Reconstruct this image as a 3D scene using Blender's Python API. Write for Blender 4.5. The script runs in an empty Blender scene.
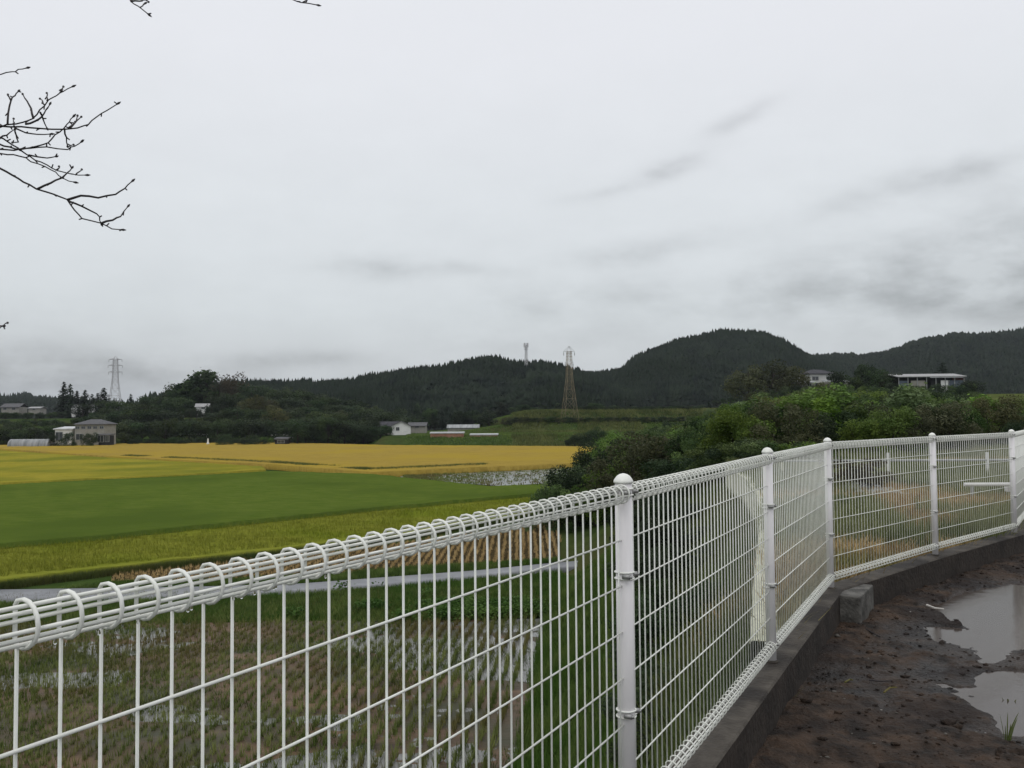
import bpy, bmesh, math, random
import numpy as np
from mathutils import Vector, Matrix, Euler
random.seed(7); rng = np.random.default_rng(7)
S = bpy.context.scene; COL = S.collection; R = math.radians

# ------------------------------------------------------------------ camera
CZ = 6.5
F = 870.0
cam_d = bpy.data.cameras.new('camera'); cam = bpy.data.objects.new('camera', cam_d); COL.objects.link(cam)
cam_d.sensor_width = 36; cam_d.lens = F / 1024 * 36; cam_d.clip_start = 0.05; cam_d.clip_end = 12000
CR = Matrix.Rotation(R(90) + math.atan(34 / F), 3, 'X') @ Matrix.Rotation(-0.008, 3, 'Z')
cam.matrix_world = Matrix.Translation((0, 0, CZ)) @ CR.to_4x4()
S.camera = cam
def ray(x, y): return CR @ Vector(((x - 512) / F, (384 - y) / F, -1))
def at(x, y, Y):                                    # point of the photo's ray at distance Y
    d = ray(x, y); t = Y / d.y; return Vector((d.x * t, Y, CZ + d.z * t))
def gr(x, y, z):                                    # point of the photo's ray on level z
    d = ray(x, y); t = (z - CZ) / d.z; return Vector((d.x * t, d.y * t, z))

# ------------------------------------------------------------------ world, overcast sky
W = bpy.data.worlds.new('World'); S.world = W; W.use_nodes = True
nt = W.node_tree; nt.nodes.clear()
def N(t, ty, **k):
    n = t.nodes.new(ty)
    for a, v in k.items(): setattr(n, a, v)
    return n
def mth(t, op, a, b=None, c=None, clamp=False):
    n = N(t, 'ShaderNodeMath', operation=op, use_clamp=clamp)
    for i, v in enumerate((a, b, c)):
        if v is None: continue
        if isinstance(v, (int, float)): n.inputs[i].default_value = v
        else: t.links.new(v, n.inputs[i])
    return n.outputs[0]
SUN_EL, SUN_ROT = R(58), R(200)
def world():
    L = nt.links
    out = N(nt, 'ShaderNodeOutputWorld'); bg = N(nt, 'ShaderNodeBackground'); add = N(nt, 'ShaderNodeAddShader'); bg2 = N(nt, 'ShaderNodeBackground')
    sky = N(nt, 'ShaderNodeTexSky', sky_type='NISHITA', sun_disc=False, sun_elevation=SUN_EL, sun_rotation=SUN_ROT)
    sky.air_density = 1.0; sky.dust_density = 3
    L.new(sky.outputs[0], bg2.inputs[0]); bg2.inputs[1].default_value = 0.006
    tc = N(nt, 'ShaderNodeTexCoord'); sep = N(nt, 'ShaderNodeSeparateXYZ'); L.new(tc.outputs['Generated'], sep.inputs[0])
    x, y, z = sep.outputs
    az = mth(nt, 'ARCTAN2', x, y); el = mth(nt, 'ARCSINE', z)
    # cloud deck seen in perspective
    zz = mth(nt, 'ADD', mth(nt, 'MAXIMUM', z, 0.0), 0.10)
    cx = mth(nt, 'DIVIDE', x, zz); cy = mth(nt, 'DIVIDE', y, zz)
    cmb = N(nt, 'ShaderNodeCombineXYZ'); L.new(cx, cmb.inputs[0]); L.new(cy, cmb.inputs[1])
    no = N(nt, 'ShaderNodeTexNoise'); no.inputs['Scale'].default_value = 0.55; no.inputs['Detail'].default_value = 5; no.inputs['Roughness'].default_value = .5
    L.new(cmb.outputs[0], no.inputs['Vector'])
    # finer ragged noise in direction space
    c2 = N(nt, 'ShaderNodeCombineXYZ'); L.new(az, c2.inputs[0]); L.new(mth(nt, 'MULTIPLY', el, 2.1), c2.inputs[1])
    n2 = N(nt, 'ShaderNodeTexNoise'); n2.inputs['Scale'].default_value = 11; n2.inputs['Detail'].default_value = 7; n2.inputs['Roughness'].default_value = .58
    L.new(c2.outputs[0], n2.inputs['Vector'])
    fine = n2.outputs[0]
    # base brightness by elevation
    ramp = N(nt, 'ShaderNodeValToRGB'); L.new(el, ramp.inputs[0]); cr = ramp.color_ramp
    cr.elements[0].position = 0.0; cr.elements[0].color = (.50, .52, .55, 1)
    cr.elements[1].position = 1.0; cr.elements[1].color = (1.0, 1.0, 1.02, 1)
    for p, c in ((.05, (.56, .585, .605)), (.12, (.63, .665, .685)), (.24, (.69, .72, .745)), (.40, (.75, .765, .80)), (.55, (.77, .785, .82))):
        e = cr.elements.new(p); e.color = (*c, 1)
    def blob(a0, e0, sa, se, tilt, amt):
        da = mth(nt, 'SUBTRACT', az, a0)
        de = mth(nt, 'SUBTRACT', mth(nt, 'SUBTRACT', el, e0), mth(nt, 'MULTIPLY', da, tilt))
        q = mth(nt, 'ADD', mth(nt, 'POWER', mth(nt, 'ABSOLUTE', mth(nt, 'DIVIDE', da, sa)), 2.0), mth(nt, 'POWER', mth(nt, 'ABSOLUTE', mth(nt, 'DIVIDE', de, se)), 2.0))
        return mth(nt, 'MULTIPLY', mth(nt, 'EXPONENT', mth(nt, 'MULTIPLY', q, -1.0)), amt)
    tot = None
    for (px, py, sx, sy, tilt, amt) in (
            (665, 180, 40, 9, .30, .34), (745, 136, 32, 8, .35, .22), (615, 195, 45, 5, .15, .12), (965, 204, 55, 12, .05, .24), (860, 222, 45, 11, .1, .17),
            (385, 268, 55, 10, .0, .24), (470, 268, 40, 6, -.1, .13), (640, 256, 75, 12, .12, .20), (560, 290, 90, 14, .05, .10),
            (940, 272, 150, 26, .12, .20), (860, 300, 230, 14, .10, .16), (1000, 318, 170, 24, .0, .34), (700, 290, 90, 12, .1, .18), (540, 310, 60, 14, 0, .13), (560, 345, 120, 14, 0, .10),
            (300, 358, 70, 8, 0, .22), (110, 370, 150, 14, .0, .26), (30, 385, 120, 22, 0, .25), (1200, 280, 200, 60, 0, .25), (-150, 360, 150, 40, 0, .25)):
        a0 = math.atan((px - 512) / F); e0 = (417 - .0 * (px - 512) - py) / F
        b = blob(a0, e0, sx / F, sy / F, tilt, amt * .62)
        tot = b if tot is None else mth(nt, 'ADD', tot, b)
    sh = mth(nt, 'MULTIPLY', tot, mth(nt, 'MULTIPLY_ADD', mth(nt, 'SUBTRACT', fine, .38, clamp=True), 3.8, .50))
    sh = mth(nt, 'ADD', sh, mth(nt, 'MULTIPLY', mth(nt, 'SUBTRACT', no.outputs[0], .5), .11))
    low = mth(nt, 'SUBTRACT', 1.0, mth(nt, 'MULTIPLY', el, 2.2), clamp=True)
    sh = mth(nt, 'ADD', sh, mth(nt, 'MULTIPLY', mth(nt, 'MULTIPLY', mth(nt, 'SUBTRACT', fine, .5), .22), low))
    mul = mth(nt, 'SUBTRACT', 1.0, sh)
    vm = N(nt, 'ShaderNodeVectorMath', operation='SCALE'); L.new(ramp.outputs[0], vm.inputs[0]); L.new(mul, vm.inputs['Scale'])
    L.new(vm.outputs[0], bg.inputs[0]); bg.inputs[1].default_value = 1.0
    L.new(bg.outputs[0], add.inputs[0]); L.new(bg2.outputs[0], add.inputs[1]); L.new(add.outputs[0], out.inputs[0])
world()
sun_d = bpy.data.lights.new('sun', 'SUN'); sun_d.energy = 0.5; sun_d.angle = R(25); sun_d.color = (1, .98, .95)
sun = bpy.data.objects.new('sun', sun_d); COL.objects.link(sun)
# nishita: rotation measured from +Y, clockwise; direction the light comes from
sd = Vector((math.sin(SUN_ROT) * math.cos(SUN_EL), math.cos(SUN_ROT) * math.cos(SUN_EL), math.sin(SUN_EL)))
sun.rotation_euler = sd.to_track_quat('Z', 'Y').to_euler()
S.view_settings.view_transform = 'Standard'; S.view_settings.look = 'None'; S.view_settings.exposure = 0.07; S.view_settings.gamma = 1
S.render.engine = 'CYCLES'
S.cycles.volume_bounces = 0; S.cycles.max_bounces = 6; S.cycles.volume_step_rate = 5

# ------------------------------------------------------------------ materials
MAT = {}
def mat(name, c1, c2=None, scale=5, rough=.75, detail=4, bump=0, bscale=None, rnd=0.0, spec=.3, stretch=None, pos=(.35, .65), c3=None, s3=None, trans=0, metal=0, coords='Object', bdist=.02):
    if name in MAT: return MAT[name]
    m = bpy.data.materials.new(name); m.use_nodes = True; t = m.node_tree; L = t.links
    b = t.nodes['Principled BSDF']; b.inputs['Roughness'].default_value = rough; b.inputs['Specular IOR Level'].default_value = spec; b.inputs['Metallic'].default_value = metal
    tc = N(t, 'ShaderNodeTexCoord'); vec = tc.outputs[coords]
    if stretch:
        mp = N(t, 'ShaderNodeMapping'); mp.inputs['Scale'].default_value = stretch; L.new(vec, mp.inputs[0]); vec = mp.outputs[0]
    col = None
    if c2 is None: 
        rgb = N(t, 'ShaderNodeRGB'); rgb.outputs[0].default_value = (*c1, 1); col = rgb.outputs[0]
    else:
        no = N(t, 'ShaderNodeTexNoise'); no.inputs['Scale'].default_value = scale; no.inputs['Detail'].default_value = detail; no.inputs['Roughness'].default_value = .6
        L.new(vec, no.inputs['Vector'])
        rp = N(t, 'ShaderNodeValToRGB'); L.new(no.outputs[0], rp.inputs[0])
        rp.color_ramp.elements[0].position = pos[0]; rp.color_ramp.elements[0].color = (*c1, 1)
        rp.color_ramp.elements[1].position = pos[1]; rp.color_ramp.elements[1].color = (*c2, 1)
        col = rp.outputs[0]
    if c3 is not None:
        n3 = N(t, 'ShaderNodeTexNoise'); n3.inputs['Scale'].default_value = s3; n3.inputs['Detail'].default_value = 3
        L.new(tc.outputs[coords], n3.inputs['Vector'])
        r3 = N(t, 'ShaderNodeValToRGB'); L.new(n3.outputs[0], r3.inputs[0]); r3.color_ramp.elements[0].position = .48; r3.color_ramp.elements[1].position = .62
        mx = N(t, 'ShaderNodeMix', data_type='RGBA'); L.new(r3.outputs[0], mx.inputs[0]); L.new(col, mx.inputs[6]); mx.inputs[7].default_value = (*c3, 1); col = mx.outputs[2]
    if rnd:
        oi = N(t, 'ShaderNodeObjectInfo'); hs = N(t, 'ShaderNodeHueSaturation')
        L.new(mth(t, 'MULTIPLY_ADD', oi.outputs['Random'], rnd * 2, 1 - rnd), hs.inputs['Value'])
        fr = mth(t, 'FRACT', mth(t, 'MULTIPLY', oi.outputs['Random'], 17.3))
        L.new(mth(t, 'MULTIPLY_ADD', fr, .035, .492), hs.inputs['Hue'])
        L.new(mth(t, 'MULTIPLY_ADD', mth(t, 'FRACT', mth(t, 'MULTIPLY', oi.outputs['Random'], 7.1)), .4, .75), hs.inputs['Saturation'])
        L.new(col, hs.inputs['Color']); col = hs.outputs[0]
    L.new(col, b.inputs['Base Color'])
    if bump:
        bn = N(t, 'ShaderNodeTexNoise'); bn.inputs['Scale'].default_value = bscale or scale; bn.inputs['Detail'].default_value = 6; L.new(vec, bn.inputs['Vector'])
        bp = N(t, 'ShaderNodeBump'); bp.inputs['Strength'].default_value = bump; bp.inputs['Distance'].default_value = bdist; L.new(bn.outputs[0], bp.inputs['Height']); L.new(bp.outputs[0], b.inputs['Normal'])
    if trans:
        tr = N(t, 'ShaderNodeBsdfTranslucent'); L.new(col, tr.inputs[0]); ms = N(t, 'ShaderNodeMixShader'); ms.inputs[0].default_value = trans
        L.new(b.outputs[0], ms.inputs[1]); L.new(tr.outputs[0], ms.inputs[2]); L.new(ms.outputs[0], t.nodes['Material Output'].inputs[0])
    MAT[name] = m; return m
white_paint = mat('white_fence_paint', (.70, .71, .65), (.80, .81, .76), scale=14, rough=.35, spec=.5, bump=.05, bscale=60)
post_paint = mat('white_post_paint', (.70, .68, .68), (.78, .76, .76), scale=6, rough=.4, spec=.5, stretch=(3, 3, .6))
zinc = mat('zinc_bolt', (.32, .32, .31), rough=.4, metal=.7)
m_conc = mat('wet_concrete', (.030, .024, .019), (.10, .088, .072), scale=7, rough=.75, bump=.5, bscale=40, pos=(.3, .7), c3=(.020, .016, .013), s3=2.2, detail=8)
m_block = mat('block_concrete', (.035, .033, .029), (.14, .135, .122), scale=9, rough=.7, bump=.4, bscale=50, detail=8)
m_paleconc = mat('mossy_pale_concrete', (.38, .39, .28), (.58, .58, .46), scale=3, rough=.9, bump=.3, bscale=30, detail=7)
m_soil = mat('wet_soil', (.009, .006, .004), (.064, .041, .027), scale=7, rough=.75, bump=1.0, bscale=55, detail=9, spec=.25, c3=(.016, .011, .009), s3=1.6, bdist=.025)
def wet_margin(m):
    t = m.node_tree; L = t.links; b = t.nodes['Principled BSDF']; g = N(t, 'ShaderNodeNewGeometry'); sp = N(t, 'ShaderNodeSeparateXYZ'); L.new(g.outputs['Position'], sp.inputs[0])
    nz = N(t, 'ShaderNodeTexNoise'); nz.inputs['Scale'].default_value = 3; nz.inputs['Detail'].default_value = 4; L.new(g.outputs['Position'], nz.inputs['Vector'])
    h = mth(t, 'DIVIDE', mth(t, 'ADD', mth(t, 'SUBTRACT', sp.outputs[2], CZ - 1.42), mth(t, 'MULTIPLY', mth(t, 'SUBTRACT', nz.outputs[0], .5), .04)), .018, clamp=True)
    L.new(mth(t, 'MULTIPLY_ADD', h, .38, .42), b.inputs['Roughness']); src = b.inputs['Base Color'].links[0].from_socket
    v = N(t, 'ShaderNodeVectorMath', operation='SCALE'); L.new(src, v.inputs[0]); L.new(mth(t, 'MULTIPLY_ADD', h, .5, .55), v.inputs['Scale']); L.new(v.outputs[0], b.inputs['Base Color'])
wet_margin(m_soil)
m_pebble = mat('pebble', (.05, .04, .035), (.16, .14, .12), scale=4, rnd=.3, rough=.6)
m_white_bits = mat('pale_chip', (.42, .40, .36), (.55, .53, .5), scale=9)
m_gold = mat('ripe_rice', (.24, .17, .036), (.37, .27, .062), scale=.9, stretch=(.5, 3, 1), detail=8, bump=.8, bscale=3, bdist=.15, c3=(.33, .24, .04), s3=.05, spec=.0, rough=1)
m_yellow = mat('yellowing_rice', (.20, .185, .024), (.30, .26, .038), scale=.9, stretch=(.5, 2, 1), detail=8, bump=.8, bscale=3, bdist=.15, c3=(.155, .165, .024), s3=.06, spec=.0, rough=1)
m_green = mat('green_rice', (.066, .106, .017), (.105, .14, .026), scale=1.2, stretch=(.6, 2, 1), detail=8, bump=.9, bscale=4, bdist=.12, c3=(.066, .10, .018), s3=.07, spec=.0, rough=1)
m_ygreen = mat('yellow_green_rice', (.145, .165, .022), (.22, .23, .036), scale=1.5, stretch=(.6, 2, 1), detail=8, bump=.9, bscale=5, bdist=.12, c3=(.15, .18, .02), s3=.12, spec=.0, rough=1)
m_grass = mat('grass_ground', (.024, .044, .012), (.050, .078, .020), scale=.6, detail=8, bump=.7, bscale=2, c3=(.055, .060, .022), s3=.04, bdist=.1, spec=.0, rough=1)
m_blade = mat('grass_blades', (.060, .105, .024), (.13, .185, .045), scale=1.2, rough=.6, trans=.25, c3=(.06, .12, .02), s3=.4, spec=.06)
m_blade2 = mat('weedy_blades', (.045, .070, .020), (.11, .14, .042), scale=.9, rough=.6, trans=.25, c3=(.10, .11, .035), s3=.5, spec=.06)
m_straw = mat('straw', (.40, .28, .12), (.62, .46, .23), scale=2, rough=.8, trans=.15, spec=.06)
m_drygrass = mat('dry_grass', (.25, .175, .085), (.42, .31, .15), scale=1.1, rough=.85, trans=.2, c3=(.13, .15, .045), s3=.45, spec=.06)
m_stub = mat('stubble_blades', (.085, .12, .030), (.21, .235, .075), scale=.9, rough=.7, trans=.2, c3=(.15, .13, .05), s3=.25, spec=.06)
m_mud = mat('paddy_mud', (.045, .030, .016), (.15, .092, .052), scale=.9, rough=.6, detail=9, bump=.8, bscale=9, c3=(.045, .045, .022), s3=.35, stretch=(.6, 1.6, 1))
m_stubsoil = mat('stubble_soil', (.03, .024, .012), (.07, .052, .026), scale=2, detail=6, spec=.0, rough=1)
m_road = mat('wet_asphalt', (.11, .115, .125), (.18, .185, .20), scale=.8, rough=.4, detail=6, spec=.5, bump=.2, bscale=30)
m_plot = mat('plot_ground', (.085, .062, .034), (.20, .145, .075), scale=.8, detail=8, c3=(.07, .085, .03), s3=.3, bump=.6, bscale=12, spec=.0, rough=1)
m_bank = mat('bank_ground', (.016, .030, .008), (.04, .055, .015), scale=1.5, detail=7, bump=.6, bscale=9, spec=.0, rough=1)
def leafmat(n, a, b, sc=2.2, rnd=.36): return mat(n, a, b, scale=sc, rough=.6, trans=.28, rnd=rnd, detail=3, spec=.08)
m_leaf = leafmat('broadleaf', (.038, .068, .017), (.14, .195, .052))
m_leafb = leafmat('bright_leaf', (.070, .115, .028), (.18, .24, .062))
m_leafd = leafmat('dark_leaf', (.018, .032, .014), (.060, .086, .034))
m_leafr = leafmat('reddish_leaf', (.040, .034, .020), (.085, .062, .036))
m_leafo = leafmat('olive_leaf', (.05, .055, .022), (.10, .10, .04))
m_con = leafmat('cedar_needles', (.010, .020, .011), (.026, .042, .020), sc=.3)
m_forest = mat('cedar_forest', (.0035, .0080, .0060), (.017, .026, .015), scale=.06, rough=.95, detail=7, c3=(.008, .015, .007), s3=.02, spec=.1)
m_hill = mat('hill_ground', (.003, .006, .004), (.007, .011, .006), scale=.02, rough=1, spec=.05)
m_bark = mat('bark', (.018, .014, .012), (.04, .032, .027), scale=8, rough=.9, bump=.5, bscale=20)
m_branch = mat('wet_cherry_bark', (.018, .015, .016), (.036, .03, .03), scale=20, rough=.7)
m_steel = mat('pylon_steel', (.42, .42, .42), (.50, .50, .50), scale=1, rough=.6)
m_rust = mat('pylon_brown_steel', (.20, .16, .10), (.30, .24, .15), scale=.3, rough=.8)
m_rooft = mat('grey_roof', (.085, .085, .09), (.13, .13, .135), scale=1.5, rough=.9, spec=.1, stretch=(1, 1, 8))
m_darkroof = mat('dark_roof', (.045, .045, .052), (.075, .075, .082), scale=1.5, rough=.9, spec=.1)
m_wallw = mat('white_wall', (.62, .62, .60), (.72, .72, .70), scale=1, rough=.7)
m_wallg = mat('beige_wall', (.24, .23, .20), (.30, .29, .26), scale=1, rough=.8)
m_bluewall = mat('bluish_wall', (.06, .08, .11), (.10, .12, .15), scale=1, rough=.7)
m_whiteroof = mat('bright_metal_roof', (.40, .41, .42), (.55, .56, .57), scale=.6, rough=.45)
m_vinyl = mat('greenhouse_vinyl', (.13, .14, .14), (.30, .31, .315), scale=.9, rough=.35, detail=5, stretch=(2, .3, .3), spec=.6)
m_glass = mat('dark_window', (.03, .035, .04), rough=.1, spec=.8)
m_brick = mat('red_brown_board', (.22, .11, .07), (.32, .17, .11), scale=1, rough=.8)
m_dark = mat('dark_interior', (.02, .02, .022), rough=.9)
m_galv = mat('galvanised_rail', (.22, .23, .23), (.33, .34, .33), scale=3, rough=.6)
m_tarp = mat('blue_grey_sheet', (.22, .26, .285), (.38, .43, .46), scale=2.5, rough=.35, detail=6)
def water(name, tint, rough=.03):
    m = mat(name, tint, rough=rough, spec=.6); b = m.node_tree.nodes['Principled BSDF']; b.inputs['IOR'].default_value = 1.33
    t = m.node_tree; n = N(t, 'ShaderNodeTexNoise'); n.inputs['Scale'].default_value = 9; tc = N(t, 'ShaderNodeTexCoord'); t.links.new(tc.outputs['Object'], n.inputs['Vector'])
    bp = N(t, 'ShaderNodeBump'); bp.inputs['Strength'].default_value = .12; bp.inputs['Distance'].default_value = .01; t.links.new(n.outputs[0], bp.inputs['Height']); t.links.new(bp.outputs[0], b.inputs['Normal'])
    return m
m_puddle = water('muddy_puddle_water', (.050, .038, .031), .12)
m_padwater = water('paddy_water_surface', (.16, .16, .15), .08)

# ------------------------------------------------------------------ object helpers
def mesh_np(name, v, f, m, parent=None, smooth=False):
    v = np.asarray(v, np.float32); f = np.asarray(f, np.int32); k = f.shape[1]
    me = bpy.data.meshes.new(name); me.vertices.add(len(v)); me.vertices.foreach_set('co', v.ravel())
    me.loops.add(f.size); me.loops.foreach_set('vertex_index', f.ravel())
    me.polygons.add(len(f)); me.polygons.foreach_set('loop_start', np.arange(0, f.size, k, dtype=np.int32)); me.polygons.foreach_set('loop_total', np.full(len(f), k, np.int32))
    me.update(calc_edges=True); me.validate()
    if smooth: me.polygons.foreach_set('use_smooth', np.ones(len(me.polygons), bool))
    me.materials.append(m)
    o = bpy.data.objects.new(name, me); COL.objects.link(o); o.parent = parent
    return o
class MB:
    def __init__(s): s.v = []; s.f = []; s.n = 0
    def add(s, vs, fs):
        s.v += [tuple(p) for p in vs]; s.f += [tuple(i + s.n for i in f) for f in fs]; s.n += len(vs)
    def box(s, c, d, rz=0, M=None):
        hx, hy, hz = d[0] / 2, d[1] / 2, d[2] / 2; c = Vector(c); rot = Matrix.Rotation(rz, 3, 'Z')
        vs = [c + rot @ Vector((x * hx, y * hy, z * hz)) for x, y, z in ((-1,-1,-1),(1,-1,-1),(1,1,-1),(-1,1,-1),(-1,-1,1),(1,-1,1),(1,1,1),(-1,1,1))]
        s.add(vs, ((3,2,1,0),(4,5,6,7),(0,1,5,4),(1,2,6,5),(2,3,7,6),(3,0,4,7)))
    def tube(s, pts, r, n=6, closed=False, cap=True):
        pts = [Vector(p) for p in pts]; rs = r if isinstance(r, (list, tuple)) else [r] * len(pts)
        vs = []; m = len(pts); up = None
        for i, p in enumerate(pts):
            if closed: t = pts[(i + 1) % m] - pts[i - 1]
            else: t = pts[min(i + 1, m - 1)] - pts[max(i - 1, 0)]
            t = t.normalized() if t.length > 1e-9 else Vector((0, 0, 1))
            if up is None: up = Vector((0, 0, 1)) if abs(t.z) < .9 else Vector((1, 0, 0))
            a = up - t * up.dot(t)
            if a.length < 1e-4: a = t.orthogonal()
            a.normalize(); up = a; b = t.cross(a)
            for k in range(n):
                th = 2 * math.pi * k / n; vs.append(p + (a * math.cos(th) + b * math.sin(th)) * rs[i])
        fs = []
        for i in range(m if closed else m - 1):
            j = (i + 1) % m
            for k in range(n): fs.append((i*n+k, i*n+(k+1)%n, j*n+(k+1)%n, j*n+k))
        if not closed and cap: fs.append(tuple(range(n-1, -1, -1))); fs.append(tuple((m-1)*n + k for k in range(n)))
        s.add(vs, fs)
    def lathe(s, c, prof, n=20):
        c = Vector(c); vs = []; fs = []; m = len(prof)
        for r, z in prof:
            for k in range(n): th = 2*math.pi*k/n; vs.append(c + Vector((r*math.cos(th), r*math.sin(th), z)))
        for i in range(m - 1):
            for k in range(n): fs.append((i*n+k, i*n+(k+1)%n, (i+1)*n+(k+1)%n, (i+1)*n+k))
        fs.append(tuple(range(n-1, -1, -1))); fs.append(tuple((m-1)*n+k for k in range(n)))
        s.add(vs, fs)
    def build(s, name, m, parent=None, smooth=False, bevel=0):
        me = bpy.data.meshes.new(name); me.from_pydata(s.v, [], s.f); me.update(); me.materials.append(m)
        if smooth: me.polygons.foreach_set('use_smooth', np.ones(len(me.polygons), bool))
        o = bpy.data.objects.new(name, me); COL.objects.link(o); o.parent = parent
        if bevel:
            b = o.modifiers.new('bevel', 'BEVEL'); b.width = bevel; b.segments = 2
        return o
def tag(o, label=None, cat=None, group=None, kind=None):
    for k, v in (('label', label), ('category', cat), ('group', group), ('kind', kind)):
        if v: o[k] = v
    return o
def empty(name, loc=(0, 0, 0), rz=0):
    o = bpy.data.objects.new(name, None); COL.objects.link(o); o.location = loc; o.rotation_euler = (0, 0, rz); o.empty_display_size = .2; return o
def copy_tree(o, parent=None):
    c = o.copy(); COL.objects.link(c); c.parent = parent
    for ch in list(o.children): copy_tree(ch, c)
    return c
def drop_tree(o):
    for ch in list(o.children): drop_tree(ch)
    bpy.data.objects.remove(o)
def vnoise(x, y, sc, seed=0, oct=4):                 # value noise on arrays
    x = np.asarray(x, float) * sc; y = np.asarray(y, float) * sc; out = np.zeros(np.broadcast(x, y).shape); amp = 1; tot = 0
    for o in range(oct):
        xi = np.floor(x).astype(np.int64); yi = np.floor(y).astype(np.int64); xf = x - xi; yf = y - yi
        def h(a, b):
            n = (a * 374761393 + b * 668265263 + (seed + o) * 974711) & 0x7fffffff
            n = ((n ^ (n >> 13)) * 1274126177) & 0x7fffffff
            return ((n ^ (n >> 16)) & 0xffff) / 65535.0
        u = xf*xf*(3-2*xf); w = yf*yf*(3-2*yf)
        v = (h(xi, yi)*(1-u) + h(xi+1, yi)*u)*(1-w) + (h(xi, yi+1)*(1-u) + h(xi+1, yi+1)*u)*w
        out = out + (v - .5) * 2 * amp; tot += amp; amp *= .5; x = x * 2.03 + 11.3; y = y * 2.03 + 5.7
    return out / tot
def grid_faces(nu, nv):
    i, j = np.meshgrid(np.arange(nu - 1), np.arange(nv - 1), indexing='ij'); a = (i * nv + j).ravel()
    return np.stack([a, a + nv, a + nv + 1, a + 1], 1)
def sstep(t): t = np.clip(t, 0, 1); return t * t * (3 - 2 * t)

# ------------------------------------------------------------------ layout lines
P1 = Vector((.319, 2.52)); DIR = Vector((.4660, .8848)).normalized()
P = {1: P1}; P[0] = P1 - DIR * 2.04; P[-1] = P[0] - DIR * 2.04; P[-2] = P[-1] - DIR * 2.04
P[2] = P1 + DIR * 2.06 + Vector((-.010, 0)); P[3] = P[2] + DIR * 2.05
P[4] = P[3] + Vector((1.41, 1.39)); P[5] = P[4] + Vector((1.455, 1.34)); P[6] = P[5] + Vector((1.16, 1.70)); P[7] = P[6] + Vector((1.5, 1.3)); P[8] = P[7] + Vector((1.7, 1.0))
TOPZ = {k: CZ - (.155 if k < 1 else .163 if k < 2 else .157) for k in P}; 
SOIL = CZ - 1.42; WTOP = CZ - 1.21; PLOT = CZ - 1.30
EY = [-5, 0, 2.52, 4.8, 6.9, 10, 13.6, 17.4, 22, 30, 50, 100, 190, 260]
EX = [-3.8, -1.15, .20, 1.40, 1.95, 2.88, 3.88, 4.72, 5.42, 7.5, 13.5, 28, 62, 86]
FY = [-5, 5, 16.1, 28.7, 50, 100, 190, 230, 260]
FX = [-6.5, -1.4, -.10, .95, 2.6, 7, 19, 30, 40]
def hillbase(Y): return np.interp(Y, [0, 28, 60, 100, 150, 200, 260, 400], [5.2, 5.1, 5.2, 6.3, 8.4, 11.2, 12, 12])
# ridges: (base distance, ridge distance, [(px,py)...], tree height)
RIDGES = [
    (330, 500, [(110, 404), (150, 397), (185, 391), (215, 386), (250, 383), (300, 382.5), (350, 381), (375, 377), (400, 371), (440, 368), (478, 360), (500, 360), (520, 366), (560, 367), (585, 371), (620, 385), (660, 400), (700, 420)], 11.5),
    (400, 640, [(440, 400), (520, 380), (560, 372), (600, 370), (622, 366), (634, 353), (650, 346), (680, 338), (720, 332), (760, 332), (785, 341), (805, 351), (835, 362), (870, 385), (900, 400)], 15),
    (450, 900, [(680, 390), (760, 370), (800, 354), (830, 354), (860, 354), (890, 350), (920, 340), (950, 333), (985, 331), (1024, 329), (1150, 326), (1300, 335), (1500, 360), (1700, 400)], 14),
    (560, 900, [(-600, 400), (-300, 392), (0, 395), (60, 396), (100, 402), (200, 408), (300, 415)], 15),
]
FAR_MT = (2300, 2900, [(780, 350), (840, 335), (870, 326), (900, 322), (930, 325), (970, 330), (1100, 318), (1300, 330), (1500, 350)], 0)
def ridge_z(X, Y, rd):
    B, D, prof, th = rd; a = X / np.maximum(Y, 1)
    pa = [(p[0] - 512) / F for p in prof]
    pz = [at(p[0], p[1], D).z - th * .85 for p in prof]
    zt = np.interp(a, pa, pz, left=-40, right=-40)
    up = sstep((Y - B) / (D - B)); dn = 1 - .8 * sstep((Y - D) / (D * .6))
    return zt * up * dn + (up - 1) * 2
def terrain_z(X, Y):
    X = np.asarray(X, float); Y = np.asarray(Y, float)
    fx = np.interp(Y, FY, FX); ex = np.interp(Y, EY, EX)
    t = sstep((X - fx) / np.maximum(ex - fx, .5)); on = sstep((Y - 26) / 6)
    z = -.12 + t * on * hillbase(Y)
    # terraces in the middle distance
    a = X / np.maximum(Y, 1)
    tz = sstep((Y - 195) / 12) * 2.6 + sstep((Y - 232) / 8) * 2.6 + sstep((Y - 262) / 6) * 3.2
    tz = tz * np.where(a < -.145, 0, 1) * sstep((a + .165) / .03)
    rise = sstep((a + .09) / .12); tz2 = (sstep((Y - 195) / 12) * 2.4 * (1 - rise) + tz * rise) * sstep((a + .165) / .02)
    z = np.maximum(z, np.where(Y > 190, tz2, -1) - .12)
    # wooded rise on the left
    lz = sstep((Y - 232) / 55) * 7.5 + sstep((Y - 300) / 80) * 3
    lz = lz * (1 - sstep((a + .22) / .1))
    z = np.maximum(z, np.where(Y > 228, lz, -1))
    for rd in RIDGES: z = np.maximum(z, ridge_z(X, Y, rd) + vnoise(X, Y, 1 / 90, 3, 3) * 5 * sstep((Y - rd[0]) / 60))
    return z
def tz(x, y): return float(terrain_z(np.array([x]), np.array([y]))[0])
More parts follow.
